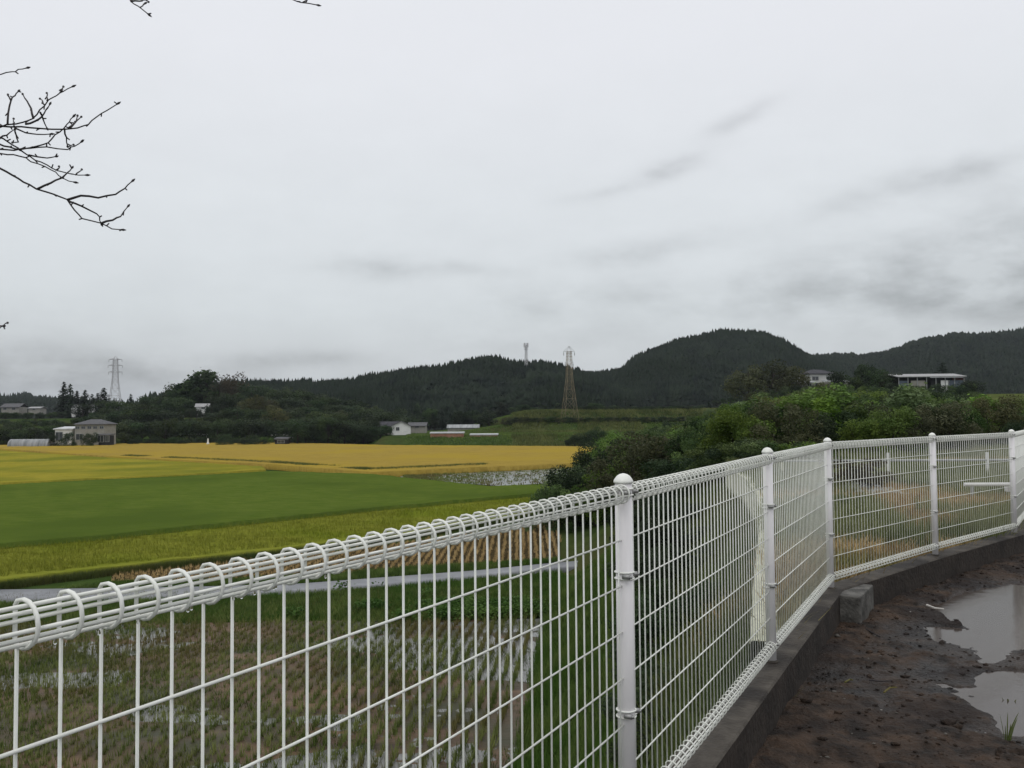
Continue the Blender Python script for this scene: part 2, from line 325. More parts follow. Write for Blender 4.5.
def build_ground():
    k = 5.2; n = 420; u = np.linspace(-1, 1, n); xs = 3400 * np.sinh(k * u) / math.sinh(k)
    v = np.linspace(0, 1, 460); ys = -60 + 4200 * np.sinh(3.6 * v) / math.sinh(3.6)
    X, Y = np.meshgrid(xs, ys, indexing='ij'); Z = terrain_z(X, Y)
    v = np.stack([X.ravel(), Y.ravel(), Z.ravel()], 1)
    o = mesh_np('ground', v, grid_faces(n, 460), m_grass, smooth=True); o.data.materials.append(m_hill)
    c = Y[:-1, :-1].ravel(); fl = (c > 285).astype(np.int32)
    if len(o.data.polygons) == len(fl): o.data.polygons.foreach_set('material_index', fl)
    tag(o, kind='structure')
build_ground()

# ------------------------------------------------------------------ lofted strips (fields, road, verges)
def resample(pts, n):
    pts = [Vector(p) for p in pts]; L = [0]
    for a, b in zip(pts, pts[1:]): L.append(L[-1] + (b - a).length)
    t = np.linspace(0, L[-1], n); return np.stack([np.interp(t, L, [p[i] for p in pts]) for i in range(3)], 1)
def xsample(pts, n):                                 # resample keeping point-to-point correspondence
    t = np.linspace(0, len(pts) - 1, n); return np.stack([np.interp(t, range(len(pts)), [p[i] for p in pts]) for i in range(3)], 1)
def loft(name, A, B, nu, nv, m, h=0, base=-.1, amp=0, nsc=.8, flat=None):
    a = xsample(A, nu); b = xsample(B, nu); s = np.linspace(0, 1, nv)[None, :, None]
    V = a[:, None, :] * (1 - s) + b[:, None, :] * s
    X = V[..., 0]; Y = V[..., 1]
    V[..., 2] += vnoise(X, Y, nsc, 5, 3) * amp + vnoise(X, Y, nsc * 5, 8, 2) * amp * .5
    if h:                                            # close the sides down to the mud
        n2u, n2v = nu + 2, nv + 2; VV = np.zeros((n2u, n2v, 3)); VV[1:-1, 1:-1] = V
        VV[0, 1:-1] = V[0]; VV[-1, 1:-1] = V[-1]; VV[1:-1, 0] = V[:, 0]; VV[1:-1, -1] = V[:, -1]
        VV[0, 0] = V[0, 0]; VV[0, -1] = V[0, -1]; VV[-1, 0] = V[-1, 0]; VV[-1, -1] = V[-1, -1]
        for sl in ((0, slice(None)), (-1, slice(None)), (slice(None), 0), (slice(None), -1)): VV[sl + (2,)] = base
        V = VV; nu, nv = n2u, n2v
    f = grid_faces(nu, nv)
    o = mesh_np(name, V.reshape(-1, 3), f, m, smooth=False); return o
def line(pts, z): return [gr(x, y, z) for x, y in pts]
RH = .62
def field(name, A, B, nu, nv, m, label, h=RH, amp=.05):
    o = loft(name, line(A, h), line(B, h), nu, nv, m, h, amp=amp); return tag(o, label, 'rice field', kind='stuff')
XA = [-180, 0, 100, 180, 275]
field('rice_field', [(-200, 445), (0, 445.0), (100, 443), (180, 442), (275, 442.5), (330, 443.5), (390, 445), (500, 445.5), (560, 446), (618, 446.8)],
      [(-200, 448), (0, 448.5), (100, 455.5), (180, 460), (275, 464.5), (330, 469.0), (372, 472.3), (486, 467), (560, 464), (618, 461)], 260, 60, m_gold, 'wide strip of ripe orange gold rice along the foot of the far trees')
field('rice_field', [(-200, 450.5), (0, 450.3), (100, 457), (180, 461.5), (262, 466.2)], [(-200, 491), (0, 483), (100, 478), (180, 474.5), (266, 469.4)], 200, 60, m_yellow,
      'yellow patch of ripening rice at the left, behind the deep green field')
field('rice_field', [(-200, 493), (0, 484.5), (100, 479.5), (180, 476), (275, 470.8), (372, 474), (412, 478), (490, 486), (552, 484)],
      [(-200, 558), (0, 543.5), (100, 535), (180, 527), (275, 517.5), (372, 507.5), (412, 504), (490, 497), (565, 491)], 300, 90, m_green, 'broad deep green unripe rice field in the middle of the valley')
field('rice_field', [(-200, 560), (0, 545), (100, 536.4), (180, 528.4), (275, 518.8), (372, 508.8), (412, 505.2), (490, 498.3), (565, 492.3)],
      [(-200, 606), (0, 580), (100, 568), (180, 559), (275, 549), (372, 537), (412, 532), (490, 519), (560, 508)], 300, 60, m_ygreen, 'narrow yellow green rice field nearest to the wet road', h=.35)
# blades on the two nearer fields and along the edges
def blades(name, pts, nb, h, spread, w, m, parent=None, lean=.35, seed=1, zoff=0, hvar=.4):
    r = np.random.default_rng(seed); pts = np.asarray(pts, float); n = len(pts) * nb
    b = np.repeat(pts, nb, 0); th = r.uniform(0, 2*np.pi, n); rad = r.uniform(0, spread, n)
    b[:, 0] += np.cos(th) * rad; b[:, 1] += np.sin(th) * rad; b[:, 2] += zoff
    ph = r.uniform(0, 2*np.pi, n); hh = h * r.uniform(1 - hvar, 1 + hvar, n); ln = hh * r.uniform(0, lean * 2, n)
    wv = np.stack([np.cos(ph + 1.57) * w, np.sin(ph + 1.57) * w, np.zeros(n)], 1)
    tip = b + np.stack([np.cos(ph) * ln, np.sin(ph) * ln, hh], 1)
    v = np.stack([b - wv / 2, b + wv / 2, tip], 1).reshape(-1, 3)
    return mesh_np(name, v, np.arange(3 * n).reshape(-1, 3), m, parent)
def inside_loft(A, B, n, seed):
    r = np.random.default_rng(seed); a = xsample(A, 400); b = xsample(B, 400); u = r.integers(0, 400, n)
    # favour wide/near parts evenly in world space
    s = r.uniform(0, 1, n)[:, None]; return a[u] * (1 - s) + b[u] * s
A = line([(-60, 548), (100, 536.4), (275, 518.8), (412, 505.2), (565, 492.3)], .2); B = line([(-60, 587), (100, 569), (275, 550), (412, 533), (560, 509)], .2)
tag(blades('rice_plants', inside_loft(A, B, 42000, 3), 2, .28, .1, .028, m_ygreen, seed=3), 'yellow green ears standing over the rice field nearest the road', 'rice', kind='stuff')
eA = line([(-60, 588), (0, 580.5), (100, 568.5), (180, 559.5), (275, 549.5), (372, 537.5), (412, 532.5), (490, 519.5), (560, 508.5)], 0); eA = [Vector((p.x, p.y, 0)) + Vector((0, -.08, 0)) for p in line([(-160, 604), (0, 580), (100, 568), (180, 559), (275, 549), (372, 537), (412, 532), (490, 519), (560, 508)], .35)]; eB = [p + Vector((0, -.6, 0)) for p in eA]
tag(blades('field_edge_grass', inside_loft(eA, eB, 9000, 4), 6, .29, .12, .022, m_blade2, seed=4, lean=.25), 'dark rank grass along the near edge of the yellow green rice field', 'grass', kind='stuff')
# ------------------------------------------------------------------ flooded patch, stubble field, road, paddy
o = loft('wet_paddy_water', line([(398, 474.6), (440, 470), (500, 467.5), (600, 465)], .02), line([(402, 478), (440, 481.5), (500, 486), (600, 480)], .02), 40, 20, water('far_paddy_water', (.17, .18, .17), .3)); tag(o, kind='structure')
A = line([(404, 476), (440, 472.5), (500, 469.5), (590, 467)], 0); B = line([(406, 478.5), (440, 481.5), (500, 486.5), (590, 481)], 0)
tag(blades('water_weeds', inside_loft(A, B, 2000, 5), 5, .22, .30, .07, m_stub, seed=5, lean=.3), 'patchy green clumps growing in the flooded paddy beyond the green field', 'weeds', kind='stuff')
SA = line([(112, 576), (160, 571), (240, 563), (300, 557), (400, 544), (470, 534), (560, 520)], .03); SB = line([(112, 584), (160, 583), (240, 580.5), (300, 577), (400, 569), (470, 565), (560, 560)], .03)
tag(loft('grass_strip', line([(-200, 608), (0, 583), (100, 571), (180, 562), (275, 552), (372, 540), (412, 535), (490, 522), (560, 511)], .04), line([(-200, 606), (0, 591.5), (100, 590), (180, 588), (275, 586), (372, 580), (412, 577), (490, 570), (600, 559)], .02), 120, 20, m_grass, amp=.03), kind='structure')
SA = [p + Vector((0, 0, .05)) for p in SA]; SB = [p + Vector((0, 0, .05)) for p in SB]; tag(loft('stubble_field', SA, SB, 60, 20, m_stubsoil, amp=.02), kind='structure')
sgp = inside_loft([p + Vector((0, -.1, -.02)) for p in SB], line([(60, 590), (150, 588.5), (240, 586.5), (300, 584.5), (400, 576.5), (470, 571.5), (560, 562)], .05), 5000, 8); tag(blades('roadside_grass', sgp, 6, .16, .12, .02, m_blade, seed=88, lean=.5), 'green grass between the stubble field and the road', 'grass', kind='stuff')
def stubble_rows():
    q0 = Vector(SB[0]); pts = []
    a = np.array([(p[0], p[1]) for p in SA]); b = np.array([(p[0], p[1]) for p in SB]); poly = np.concatenate([a, b[::-1]])
    import itertools
    d = (Vector(SB[-1]) - Vector(SB[0])); d.z = 0; d.normalize(); nn = Vector((-d.y, d.x, 0))
    for i in range(-160, 160):
        for j in range(-10, 70):
            p = q0 + d * (i * .33 + 20 + j * .12) + nn * (j * .42)
            pts.append((p.x + random.uniform(-.03, .03), p.y + random.uniform(-.03, .03), .02))
    pts = np.array(pts); return pts[inpoly(pts, poly)]
def inpoly(p, poly):
    x, y = p[:, 0], p[:, 1]; ins = np.zeros(len(p), bool); j = len(poly) - 1
    for i in range(len(poly)):
        xi, yi = poly[i]; xj, yj = poly[j]
        c = ((yi > y) != (yj > y)) & (x < (xj - xi) * (y - yi) / ((yj - yi) or 1e-9) + xi); ins ^= c; j = i
    return ins
tag(blades('rice_stubble', stubble_rows(), 22, .19, .085, .03, m_straw, seed=6, lean=.25), 'rows of straw coloured stubble in the harvested field beside the road', 'stubble', kind='stuff')
tag(loft('road', line([(-200, 603), (0, 589.5), (100, 588), (200, 586.5), (300, 583.5), (400, 576), (480, 570), (540, 564), (620, 557)], .16), line([(-200, 625), (0, 602), (100, 600), (200, 597.5), (300, 592.5), (400, 585), (480, 577), (540, 570.5), (620, 563)], .16), 120, 4, m_road, h=.1, base=-.1), kind='structure')
def foot(Y): return float(np.interp(Y, FY, FX))
# near harvested paddy: uneven mud rising through standing water
def near_paddy():
    nx, ny = 300, 190; x0, x1, y0, y1 = -28, 1.5, 6, 28.5
    xs = np.linspace(x0, x1, nx); ys = np.linspace(y0, y1, ny); X, Y = np.meshgrid(xs, ys, indexing='ij')
    Z = vnoise(X * .6, Y * 1.5, .45, 21, 4) * .10 + vnoise(X, Y, 3, 22, 3) * .025 + .000
    Z -= .05 * np.exp(-(((X + 1.0) / 3.2) ** 2 + ((Y - 24.5) / 1.6) ** 2)) + .05 * np.exp(-(((X + 3.5) / 2.5) ** 2 + ((Y - 18) / 3) ** 2)) + .03 * np.exp(-(((X + 11) / 3) ** 2 + ((Y - 22.4) / .5) ** 2))
    Z += .05 * np.exp(-(((X + 7) / 3.5) ** 2 + ((Y - 22) / 6) ** 2))
    tag(mesh_np('paddy_mud', np.stack([X.ravel(), Y.ravel(), Z.ravel()], 1), grid_faces(nx, ny), m_mud, smooth=True), kind='structure')
    w = MB(); w.add([(x0, y0, -.012), (x1, y0, -.012), (x1, y1, -.012), (x0, y1, -.012)], [(0, 1, 2, 3)]); tag(w.build('paddy_water', m_padwater), kind='structure')
    pts = []
    for i in range(-30, 105):
        for j in range(0, 130):
            x = -27 + i * .30 + 0 ; y = 8 + j * .19
            if x > 3: continue
            xx = x + (y - 16) * .10 + random.uniform(-.04, .04); yy = y + random.uniform(-.05, .05)
            if xx > foot(yy) - .25 or xx < -27 or random.random() < .10: continue
            pts.append((xx, yy, 0))
    pts = np.array(pts)
    pts[:, 2] = vnoise(pts[:, 0] * .6, pts[:, 1] * 1.5, .45, 21, 4) * .08
    tag(blades('rice_stubble', pts, 16, .20, .07, .020, m_stub, seed=9, lean=.4), 'rows of short green brown stubble in the wet harvested paddy behind the fence', 'stubble', kind='stuff')
    q = np.stack([rng.uniform(-27, 1, 16000), rng.uniform(8, 28, 16000), np.full(16000, .02)], 1); q = q[(vnoise(q[:, 0], q[:, 1], .5, 31, 3) > -.10) & (q[:, 0] < np.interp(q[:, 1], FY, FX))]
    tag(blades('paddy_weeds', q, 7, .10, .14, .016, m_blade2, seed=10, lean=.5), 'sparse low weeds spread between the stubble rows of the wet paddy', 'weeds', kind='stuff')
near_paddy()
# grass verge between the paddy and the road
VA = line([(-200, 626), (0, 604), (100, 601.5), (200, 599), (300, 594), (400, 586.5), (480, 578.5), (560, 571)], .16)
VB = [Vector((-28, 28.0, .0)), Vector((-22, 28.2, 0)), Vector((-17, 28.2, 0)), Vector((-12, 28.2, 0)), Vector((-8, 28.2, 0)), Vector((-4, 28.2, 0)), Vector((-1.5, 28.2, 0)), Vector((3, 29.2, .0))]
tag(loft('grass_verge', VA, VB, 120, 20, m_bank, amp=.05), kind='structure')
vp = inside_loft(VA, VB, 16000, 12)
tag(blades('verge_grass', vp, 6, .16, .12, .02, m_blade, seed=12, lean=.5, zoff=-.02), 'green grass on the verge between the wet paddy and the grey road', 'grass', kind='stuff')
def leaves_at(pts, n, spread, h, size, seed):
    r = np.random.default_rng(seed); k = len(pts) * n; c = np.repeat(pts, n, 0)
    c = c + np.stack([r.normal(0, spread, k), r.normal(0, spread, k), r.uniform(0, h, k)], 1)
    a = r.normal(0, 1, (k, 3)); a[:, 2] *= .4; a /= np.linalg.norm(a, axis=1)[:, None]; b = np.cross(a, r.normal(0, 1, (k, 3))); b /= np.linalg.norm(b, axis=1)[:, None]
    s = size * r.uniform(.6, 1.3, k)[:, None]
    return np.stack([c - a*s - b*s*.2, c - b*s*.7, c + a*s, c + b*s*.7], 1).reshape(-1, 3), np.arange(4 * k).reshape(-1, 4)
lp = vp[(vnoise(vp[:, 0], vp[:, 1], .35, 41, 3) > .12) & (vp[:, 0] > -9)][:900]
v, f = leaves_at(lp, 14, .14, .32, .055, 13)
tag(mesh_np('leafy_weeds', v, f, leafmat('weed_leaf', (.045, .10, .02), (.10, .17, .04), .8, 0)), 'broad leaved green weeds massed along the verge of the road', 'weeds', kind='stuff')

# ------------------------------------------------------------------ grass bank under the fence
def bank():
    nu, nv = 300, 60; Y = np.concatenate([np.linspace(-4, 34, nu)]); ex = np.interp(Y, EY, EX); fx = np.interp(Y, FY, FX)
    zt = np.interp(Y, [-4, 4.8, 5.5, 22, 26, 34], [4.9, 4.9, 4.68, 4.65, 5.0, 5.0]); s = np.linspace(0, 1, nv)
    X = ex[:, None] * (1 - s) + fx[:, None] * s; YY = np.repeat(Y[:, None], nv, 1) - s[None, :] * .6 * 0
    Z = zt[:, None] * (1 - sstep(s * .92 + .04)[None, :]) - .02
    Z = Z + vnoise(X, YY, .9, 51, 4) * .22 * np.sin(np.pi * s)[None, :]
    Z[:, -1] = -.14
    o = mesh_np('grass_bank', np.stack([X.ravel(), YY.ravel(), Z.ravel()], 1), grid_faces(nu, nv), m_bank, smooth=True); tag(o, kind='structure')
    r = np.random.default_rng(14); n = 42000; i = r.uniform(0, nu - 1.001, n); j = r.uniform(0, nv - 1.001, n); i0 = i.astype(int); j0 = j.astype(int)
    p = np.stack([X[i0, j0], YY[i0, j0], Z[i0, j0]], 1); p[:, :2] += r.uniform(-.08, .08, (n, 2))
    keep = p[:, 1] > 4; p = p[keep]; s_ = (j[keep] / nv)
    g = vnoise(p[:, 0], p[:, 1], .35, 61, 3)
    lowmask = s_ > .35 + g * .25
    tag(blades('bank_grass', p[lowmask], 7, .17, .10, .016, m_blade, seed=15, lean=.5), 'bright green grass on the lower part of the bank below the fence', 'grass', kind='stuff')
    up = p[~lowmask]; tag(blades('bank_weeds', up[::2], 6, .22, .14, .016, m_blade2, seed=16, lean=.6), 'darker rank weeds on the upper part of the bank', 'weeds', kind='stuff')
    d = up[(up[:, 1] < 9) & (vnoise(up[:, 0], up[:, 1], .8, 66, 2) > .1)]
    if len(d): tag(blades('bank_straw', d, 6, .2, .14, .012, m_drygrass, seed=17, lean=.8), 'brown dead grass on the steep bank close under the fence', 'dead grass', kind='stuff')
bank()

# ------------------------------------------------------------------ neighbouring plot (dry grass) and its ground
def polymesh(name, pts, z, m, amp=0): 
    bm = bmesh.new(); vs = [bm.verts.new((p[0], p[1], z)) for p in pts]; bm.faces.new(vs); bmesh.ops.triangulate(bm, faces=bm.faces[:])
    me = bpy.data.meshes.new(name); bm.to_mesh(me); bm.free(); me.materials.append(m); o = bpy.data.objects.new(name, me); COL.objects.link(o); return o
nrm2 = lambda d: Vector((-d.y, d.x)).normalized()
plot_poly = [(1.40, 4.72)] + [(p.x + o[0], p.y + o[1]) for p, o in ((P[3], (-.05, .05)), (P[4], (-.05, .05)), (P[5], (-.05, .05)), (P[6], (-.05, .05)), (P[7], (-.03, .06)), (P[8], (-.03, .06)))] + \
    [(30, 22), (60, 38), (60, 46), (20, 33), (8.2, 32)] + [(x, y) for x, y in zip(EX[9:3:-1], EY[9:3:-1])]
tag(polymesh('plot_ground', plot_poly, PLOT, m_plot), kind='structure')
pp = np.array([(p[0], p[1]) for p in plot_poly])
q = np.stack([rng.uniform(1, 26, 90000), 4.5 + 28 * rng.uniform(0, 1, 90000) ** 1.4, np.full(90000, PLOT)], 1); q = q[inpoly(q, pp)][:42000]
gn = vnoise(q[:, 0], q[:, 1], .3, 71, 3) + (q[:, 1] - 13) * .045 - (q[:, 0] - q[:, 1] * .45) * .0
# strip near retaining wall is greener
gn = gn + .35 * (np.abs(q[:, 0] - np.interp(q[:, 1], EY, EX)) < 1.6)
tag(blades('dry_grass', q[gn < .22], 6, .12, .10, .012, m_drygrass, seed=18, lean=.9), 'tan dry grass covering the empty plot behind the right part of the fence', 'dry grass', kind='stuff')
tag(blades('plot_weeds', q[gn >= .22], 6, .20, .12, .014, leafmat('weedy_green', (.10, .125, .045), (.21, .22, .095), .6, 0), seed=19, lean=.6), 'pale green weeds on the far side of the empty plot', 'weeds', kind='stuff')

# curved mossy retaining wall
def retaining():
    pts = [(x, y) for x, y in zip(EX[3:9], EY[3:9])]; pts[0] = (1.36, 4.85)
    n = 90; c = resample([(x, y, 0) for x, y in pts], n)
    # smooth
    for _ in range(30): c[1:-1] = (c[:-2] + c[1:-1] * 2 + c[2:]) / 4
    t = np.gradient(c, axis=0); t /= np.linalg.norm(t, axis=1)[:, None]; nn = np.stack([-t[:, 1], t[:, 0], t[:, 2] * 0], 1)
    prof = [(.07, -.95), (.06, .04), (.045, .06), (-.085, .06), (-.10, .04), (-.10, -.2)]
    V = np.stack([c + nn * a + np.array([0, 0, PLOT + z]) for a, z in prof], 1)
    w = MB(); V2 = [tuple(p) for p in V.reshape(-1, 3)]; fs = [tuple(int(k) for k in f) for f in grid_faces(n, len(prof))]
    fs.append(tuple((n - 1) * len(prof) + k for k in range(len(prof)))); w.add(V2, fs)
    tag(w.build('retaining_wall', m_paleconc), 'pale mossy curved concrete retaining wall along the edge of the dry plot', 'retaining wall')
retaining()

# ------------------------------------------------------------------ lookout: soil, kerb wall, puddles
pud1 = [(918, 607), (946, 600), (960, 592), (1000, 585), (1060, 583), (1200, 600), (1200, 650), (1040, 652), (1018, 650), (990, 661), (974, 647), (940, 640), (936, 629), (966, 628), (952, 616)]
pud2 = [(948, 684), (970, 672), (1030, 668), (1200, 690), (1200, 800), (1060, 770), (1015, 742), (985, 725), (962, 708), (946, 694)]
def pdist(X, Y, poly):
    p = [gr(x, y, SOIL) for x, y in poly]; pl = np.array([(a.x, a.y) for a in p]); ins = inpoly(np.stack([X.ravel(), Y.ravel()], 1), pl).reshape(X.shape)
    d = np.full(X.shape, 1e9)
    for a, b in zip(pl, np.roll(pl, -1, 0)):
        ab = b - a; t = np.clip(((X - a[0]) * ab[0] + (Y - a[1]) * ab[1]) / (ab @ ab), 0, 1); d = np.minimum(d, np.hypot(X - a[0] - t * ab[0], Y - a[1] - t * ab[1]))
    return np.where(ins, -d, d)
def wall_inner(Y):                                   # X of inner wall foot at Y
    ys = [P[k].y for k in sorted(P)]; xs = [P[k].x for k in sorted(P)]; return np.interp(Y, ys, xs)
def soil_z(X, Y):
    d1 = pdist(X, Y, pud1); d2 = pdist(X, Y, pud2); d = np.minimum(d1 + vnoise(X, Y, 2.2, 81, 3) * .08, d2 * .55 + .03 + vnoise(X, Y, 5, 87, 3) * .15) + vnoise(X, Y, 11, 83, 3) * .05
    z = SOIL + vnoise(X, Y, 1.1, 84, 3) * .030 + vnoise(X, Y, 5, 85, 3) * .022 + np.abs(vnoise(X * .5 + Y * .5, X * -.8 + Y * .3, 3.2, 89, 3)) * .02 + np.maximum(vnoise(X, Y, 22, 86, 3), -.2) * .013
    edge = np.clip(d / .5, 0, 1); z = np.maximum(z + edge * .02, SOIL + .001 + vnoise(X, Y, 30, 88, 2) * .004)
    return np.where(d < .03, np.minimum(z, SOIL + .006) + np.clip((d - .03) * .35, -.05, 0), z)
def soil():
    # fine patch in front, coarse beyond and behind
    def patch(x0, x1, y0, y1, n, m_, name, kind=True):
        xs = np.linspace(x0, x1, n); ys = np.linspace(y0, y1, m_); X, Y = np.meshgrid(xs, ys, indexing='ij')
        Z = soil_z(X, Y); return X, Y, Z
    X, Y, Z = patch(.1, 9.5, 1.6, 13.5, 700, 800, 's')
    # keep the sheet inside the wall line
    wi = wall_inner(Y); out = X < wi; X = np.where(out, wi, X)
    o = mesh_np('soil', np.stack([X.ravel(), Y.ravel(), Z.ravel()], 1), grid_faces(700, 800), m_soil, smooth=True)
    bm = bmesh.new(); bm.from_mesh(o.data); bmesh.ops.dissolve_degenerate(bm, dist=1e-5, edges=bm.edges[:]); bm.to_mesh(o.data); bm.free(); tag(o, kind='structure')
    w = MB(); z = SOIL - .012
    q = [(P[-2].x, P[-2].y), (P[1].x, P[1].y), (P[3].x, P[3].y), (P[6].x, P[6].y), (P[8].x, P[8].y), (14, 12), (30, 12), (30, -8), (-3.6, -8)]
    tag(polymesh('yard_soil', q, SOIL - .06, m_soil), kind='structure')
    w.add([(1.3, 1.6, SOIL - .005), (9.4, 1.6, SOIL - .005), (9.4, 7.4, SOIL - .005), (2.6, 7.4, SOIL - .005)], [(0, 1, 2, 3)])
    tag(w.build('puddle_water', m_puddle), kind='structure')
soil()
def kerb():
    ks = sorted(P); pts = [Vector((P[k].x, P[k].y, 0)) for k in ks]
    # offset polyline, a section with slightly rounded edges
    def off(d):
        r = []
        for i, p in enumerate(pts):
            a = (pts[i] - pts[i - 1]).normalized() if i else (pts[1] - pts[0]).normalized(); b = (pts[i + 1] - pts[i]).normalized() if i < len(pts) - 1 else a
            na = Vector((a.y, -a.x, 0)); nb = Vector((b.y, -b.x, 0)); m_ = (na + nb).normalized(); r.append(p + m_ * (d / max(.5, m_.dot(na))))
        return r
    prof = [(-.08, -1.0), (-.08, -.006), (-.074, 0), (.074, 0), (.082, -.008), (.085, -.45)]
    rows = [off(d) for d, z in prof]; n = 260; w = MB(); V = []
    rr = [xsample(r, n) for r in rows]
    for i in range(n):
        for k, (d, z) in enumerate(prof):
            p = rr[k][i].copy(); p[2] = WTOP + z + (float(vnoise(p[0], p[1], 5, 90, 3)) * .004 if k in (2, 3) else 0); p[:2] += float(vnoise(p[0] + k, p[1], 7, 91, 2)) * .003; V.append(tuple(p))
    w.add(V, [tuple(int(q) for q in f) for f in grid_faces(n, len(prof))])
    kw = w.build('kerb_wall', m_conc); kw.data.materials.append(mat('mud_stained_concrete', (.012, .009, .007), (.045, .035, .028), scale=5, rough=.8, detail=8, bump=.5, bscale=30, pos=(.3, .75)))
    nq = len(prof) - 1
    for pl in kw.data.polygons:
        if pl.index % nq >= nq - 1: pl.material_index = 1
    tag(kw, 'low dark wet concrete wall carrying the white mesh fence', 'low wall')
kerb()
b = MB(); a = Vector((2.33, 5.90)); dd = Vector((.30, .48)).normalized(); nn = Vector((-dd.y, dd.x)); c = a + dd * .24 + nn * .075
b.box((c.x, c.y, SOIL + .07), (.15, .50, .26), math.atan2(-dd.x, dd.y)); tag(b.build('concrete_block', m_block, bevel=.008), 'grey concrete block on the mud in the corner of the low wall', 'concrete block')

# ------------------------------------------------------------------ white mesh fence
fence = empty('mesh_fence', (P[-1].x, P[-1].y, WTOP)); tag(fence, 'white steel wire mesh fence with round posts and rolled top and bottom edges', 'fence')
bpy.context.view_layer.update()
def wpart(mb, name, m, parent, smooth=True):
    o = mb.build(name, m, parent, smooth)
    loc = Vector((0, 0, 0)); p = parent
    while p is not None: loc += Vector(p.location); p = p.parent
    o.data.transform(Matrix.Translation(-loc)); return o
HW = [.188 + .130 * i for i in range(6)]
RINGR = .0255; RA = [71, 155, 176, -77, -34, -10]
def panel(a, b, za, zb):
    A = Vector((a.x, a.y, za)); B = Vector((b.x, b.y, zb)); d = (B - A); Lr = d.length; d.normalize(); h = Vector((d.x, d.y, 0)).normalized()
    nrm = Vector((h.y, -h.x, 0))                     # towards the lookout side
    g = .036; n = round((Lr - 2 * g) / .05); step = (Lr - 2 * g) / n
    off = nrm * -.004
    mesh = MB()
    for i in range(n + 1):
        p = A + d * (g + i * step) + off; mesh.tube([p + Vector((0, 0, -.055 - RINGR)), p + Vector((0, 0, -.5)), p + Vector((0, 0, -.975 + RINGR))], .0023, 6)
    for hh in HW:
        mesh.tube([A + d * .02 + off + nrm * .0046 + Vector((0, 0, -hh)), B - d * .02 + off + nrm * .0046 + Vector((0, 0, -hh))], .0025, 6)
    pn = wpart(mesh, 'wire_panel', white_paint, fence)
    def roll(zc, name, flip):
        w = MB(); cc = nrm * .010 + off
        for i in range(n + 1):
            p = A + d * (g + i * step) + cc + Vector((0, 0, zc)) ; th0 = 0
            w.tube([p + nrm * max(math.cos(t), -.55) * RINGR + Vector((0, 0, math.sin(t) * RINGR * flip)) + d * .0 for t in [2 * math.pi * k / 16 for k in range(16)]], .0026, 5, closed=True)
        for ang in RA:
            t = math.radians(ang); q = cc + nrm * max(math.cos(t), -.55) * (RINGR - .0046) + Vector((0, 0, zc + math.sin(t) * (RINGR - .0046) * flip))
            w.tube([A + d * .028 + q, B - d * .028 + q], .0025, 6)
        wpart(w, name, white_paint, pn)
    roll(-.056, 'top_roll', 1); roll(-.975, 'bottom_roll', -1)
ks = sorted(P)[:-1]
for k in ks: 
    p = P[k]; q = MB(); z = TOPZ[k]
    q.lathe((p.x, p.y, 0), [(.0248, WTOP - .05), (.0248, z - .022)], 24)
    po = wpart(q, 'post', post_paint, fence)
    c = MB(); c.lathe((p.x, p.y, z), [(.0275, -.027), (.0288, -.023), (.0278, -.019), (.0245, -.0135), (.0190, -.0065), (.0115, -.0015), (.002, .001)], 24); wpart(c, 'post_cap', white_paint, po)
    f_ = MB(); f_.lathe((p.x, p.y, WTOP), [(.038, 0), (.037, .004), (.026, .010)], 20); wpart(f_, 'mortar_collar', m_conc, po)
    for hh in (.052, .29, .68, .975):
        cl = MB(); zc = z - hh
        for dz in (-.009, .009): cl.tube([Vector((p.x + math.cos(t) * .0272, p.y + math.sin(t) * .0272, zc + dz)) for t in [2 * math.pi * i / 20 for i in range(20)]], .0028, 5, closed=True)
        co = wpart(cl, 'clamp', white_paint, po)
        vd = Vector((P[k].y * 0 + .88, -.47, 0)); ax = Vector((.47, .88, 0))
        for sgn in (-1, 1):
            bo = MB(); c0 = Vector((p.x, p.y, zc)) + vd * .018 + ax * sgn * .030; bo.tube([c0 - vd * .012, c0 + vd * .010], .0075, 6); bo.tube([c0 + vd * .008, c0 + vd * .016], .0045, 6)
            wpart(bo, 'bolt', zinc, co)
for k in ks[:-1]: panel(P[k], P[k + 1], TOPZ[k], TOPZ[k + 1])
# raindrops hanging under the top roll are small bright beads
dr = MB()
for i in range(46):
    s_ = random.uniform(-.4, 4.2); p = P1 + DIR * s_ - DIR * 1.9; zz = CZ - .155 - .055 - RINGR - .004
    nr = Vector((DIR.y, -DIR.x)); p = p + nr * random.uniform(.0, .012); dr.lathe((p.x, p.y, zz), [(.0002, -.004), (.0018, -.003), (.0022, -.001), (.0012, .002), (.0003, .003)], 8)
gm = bpy.data.materials.new('water_drop'); gm.use_nodes = True; bb = gm.node_tree.nodes['Principled BSDF']; bb.inputs['Transmission Weight'].default_value = 1; bb.inputs['Roughness'].default_value = 0; bb.inputs['IOR'].default_value = 1.33
tag(dr.build('water_drops', gm, None, True), 'small clear raindrops hanging under the rolled top edge of the fence', 'raindrops', kind='stuff')

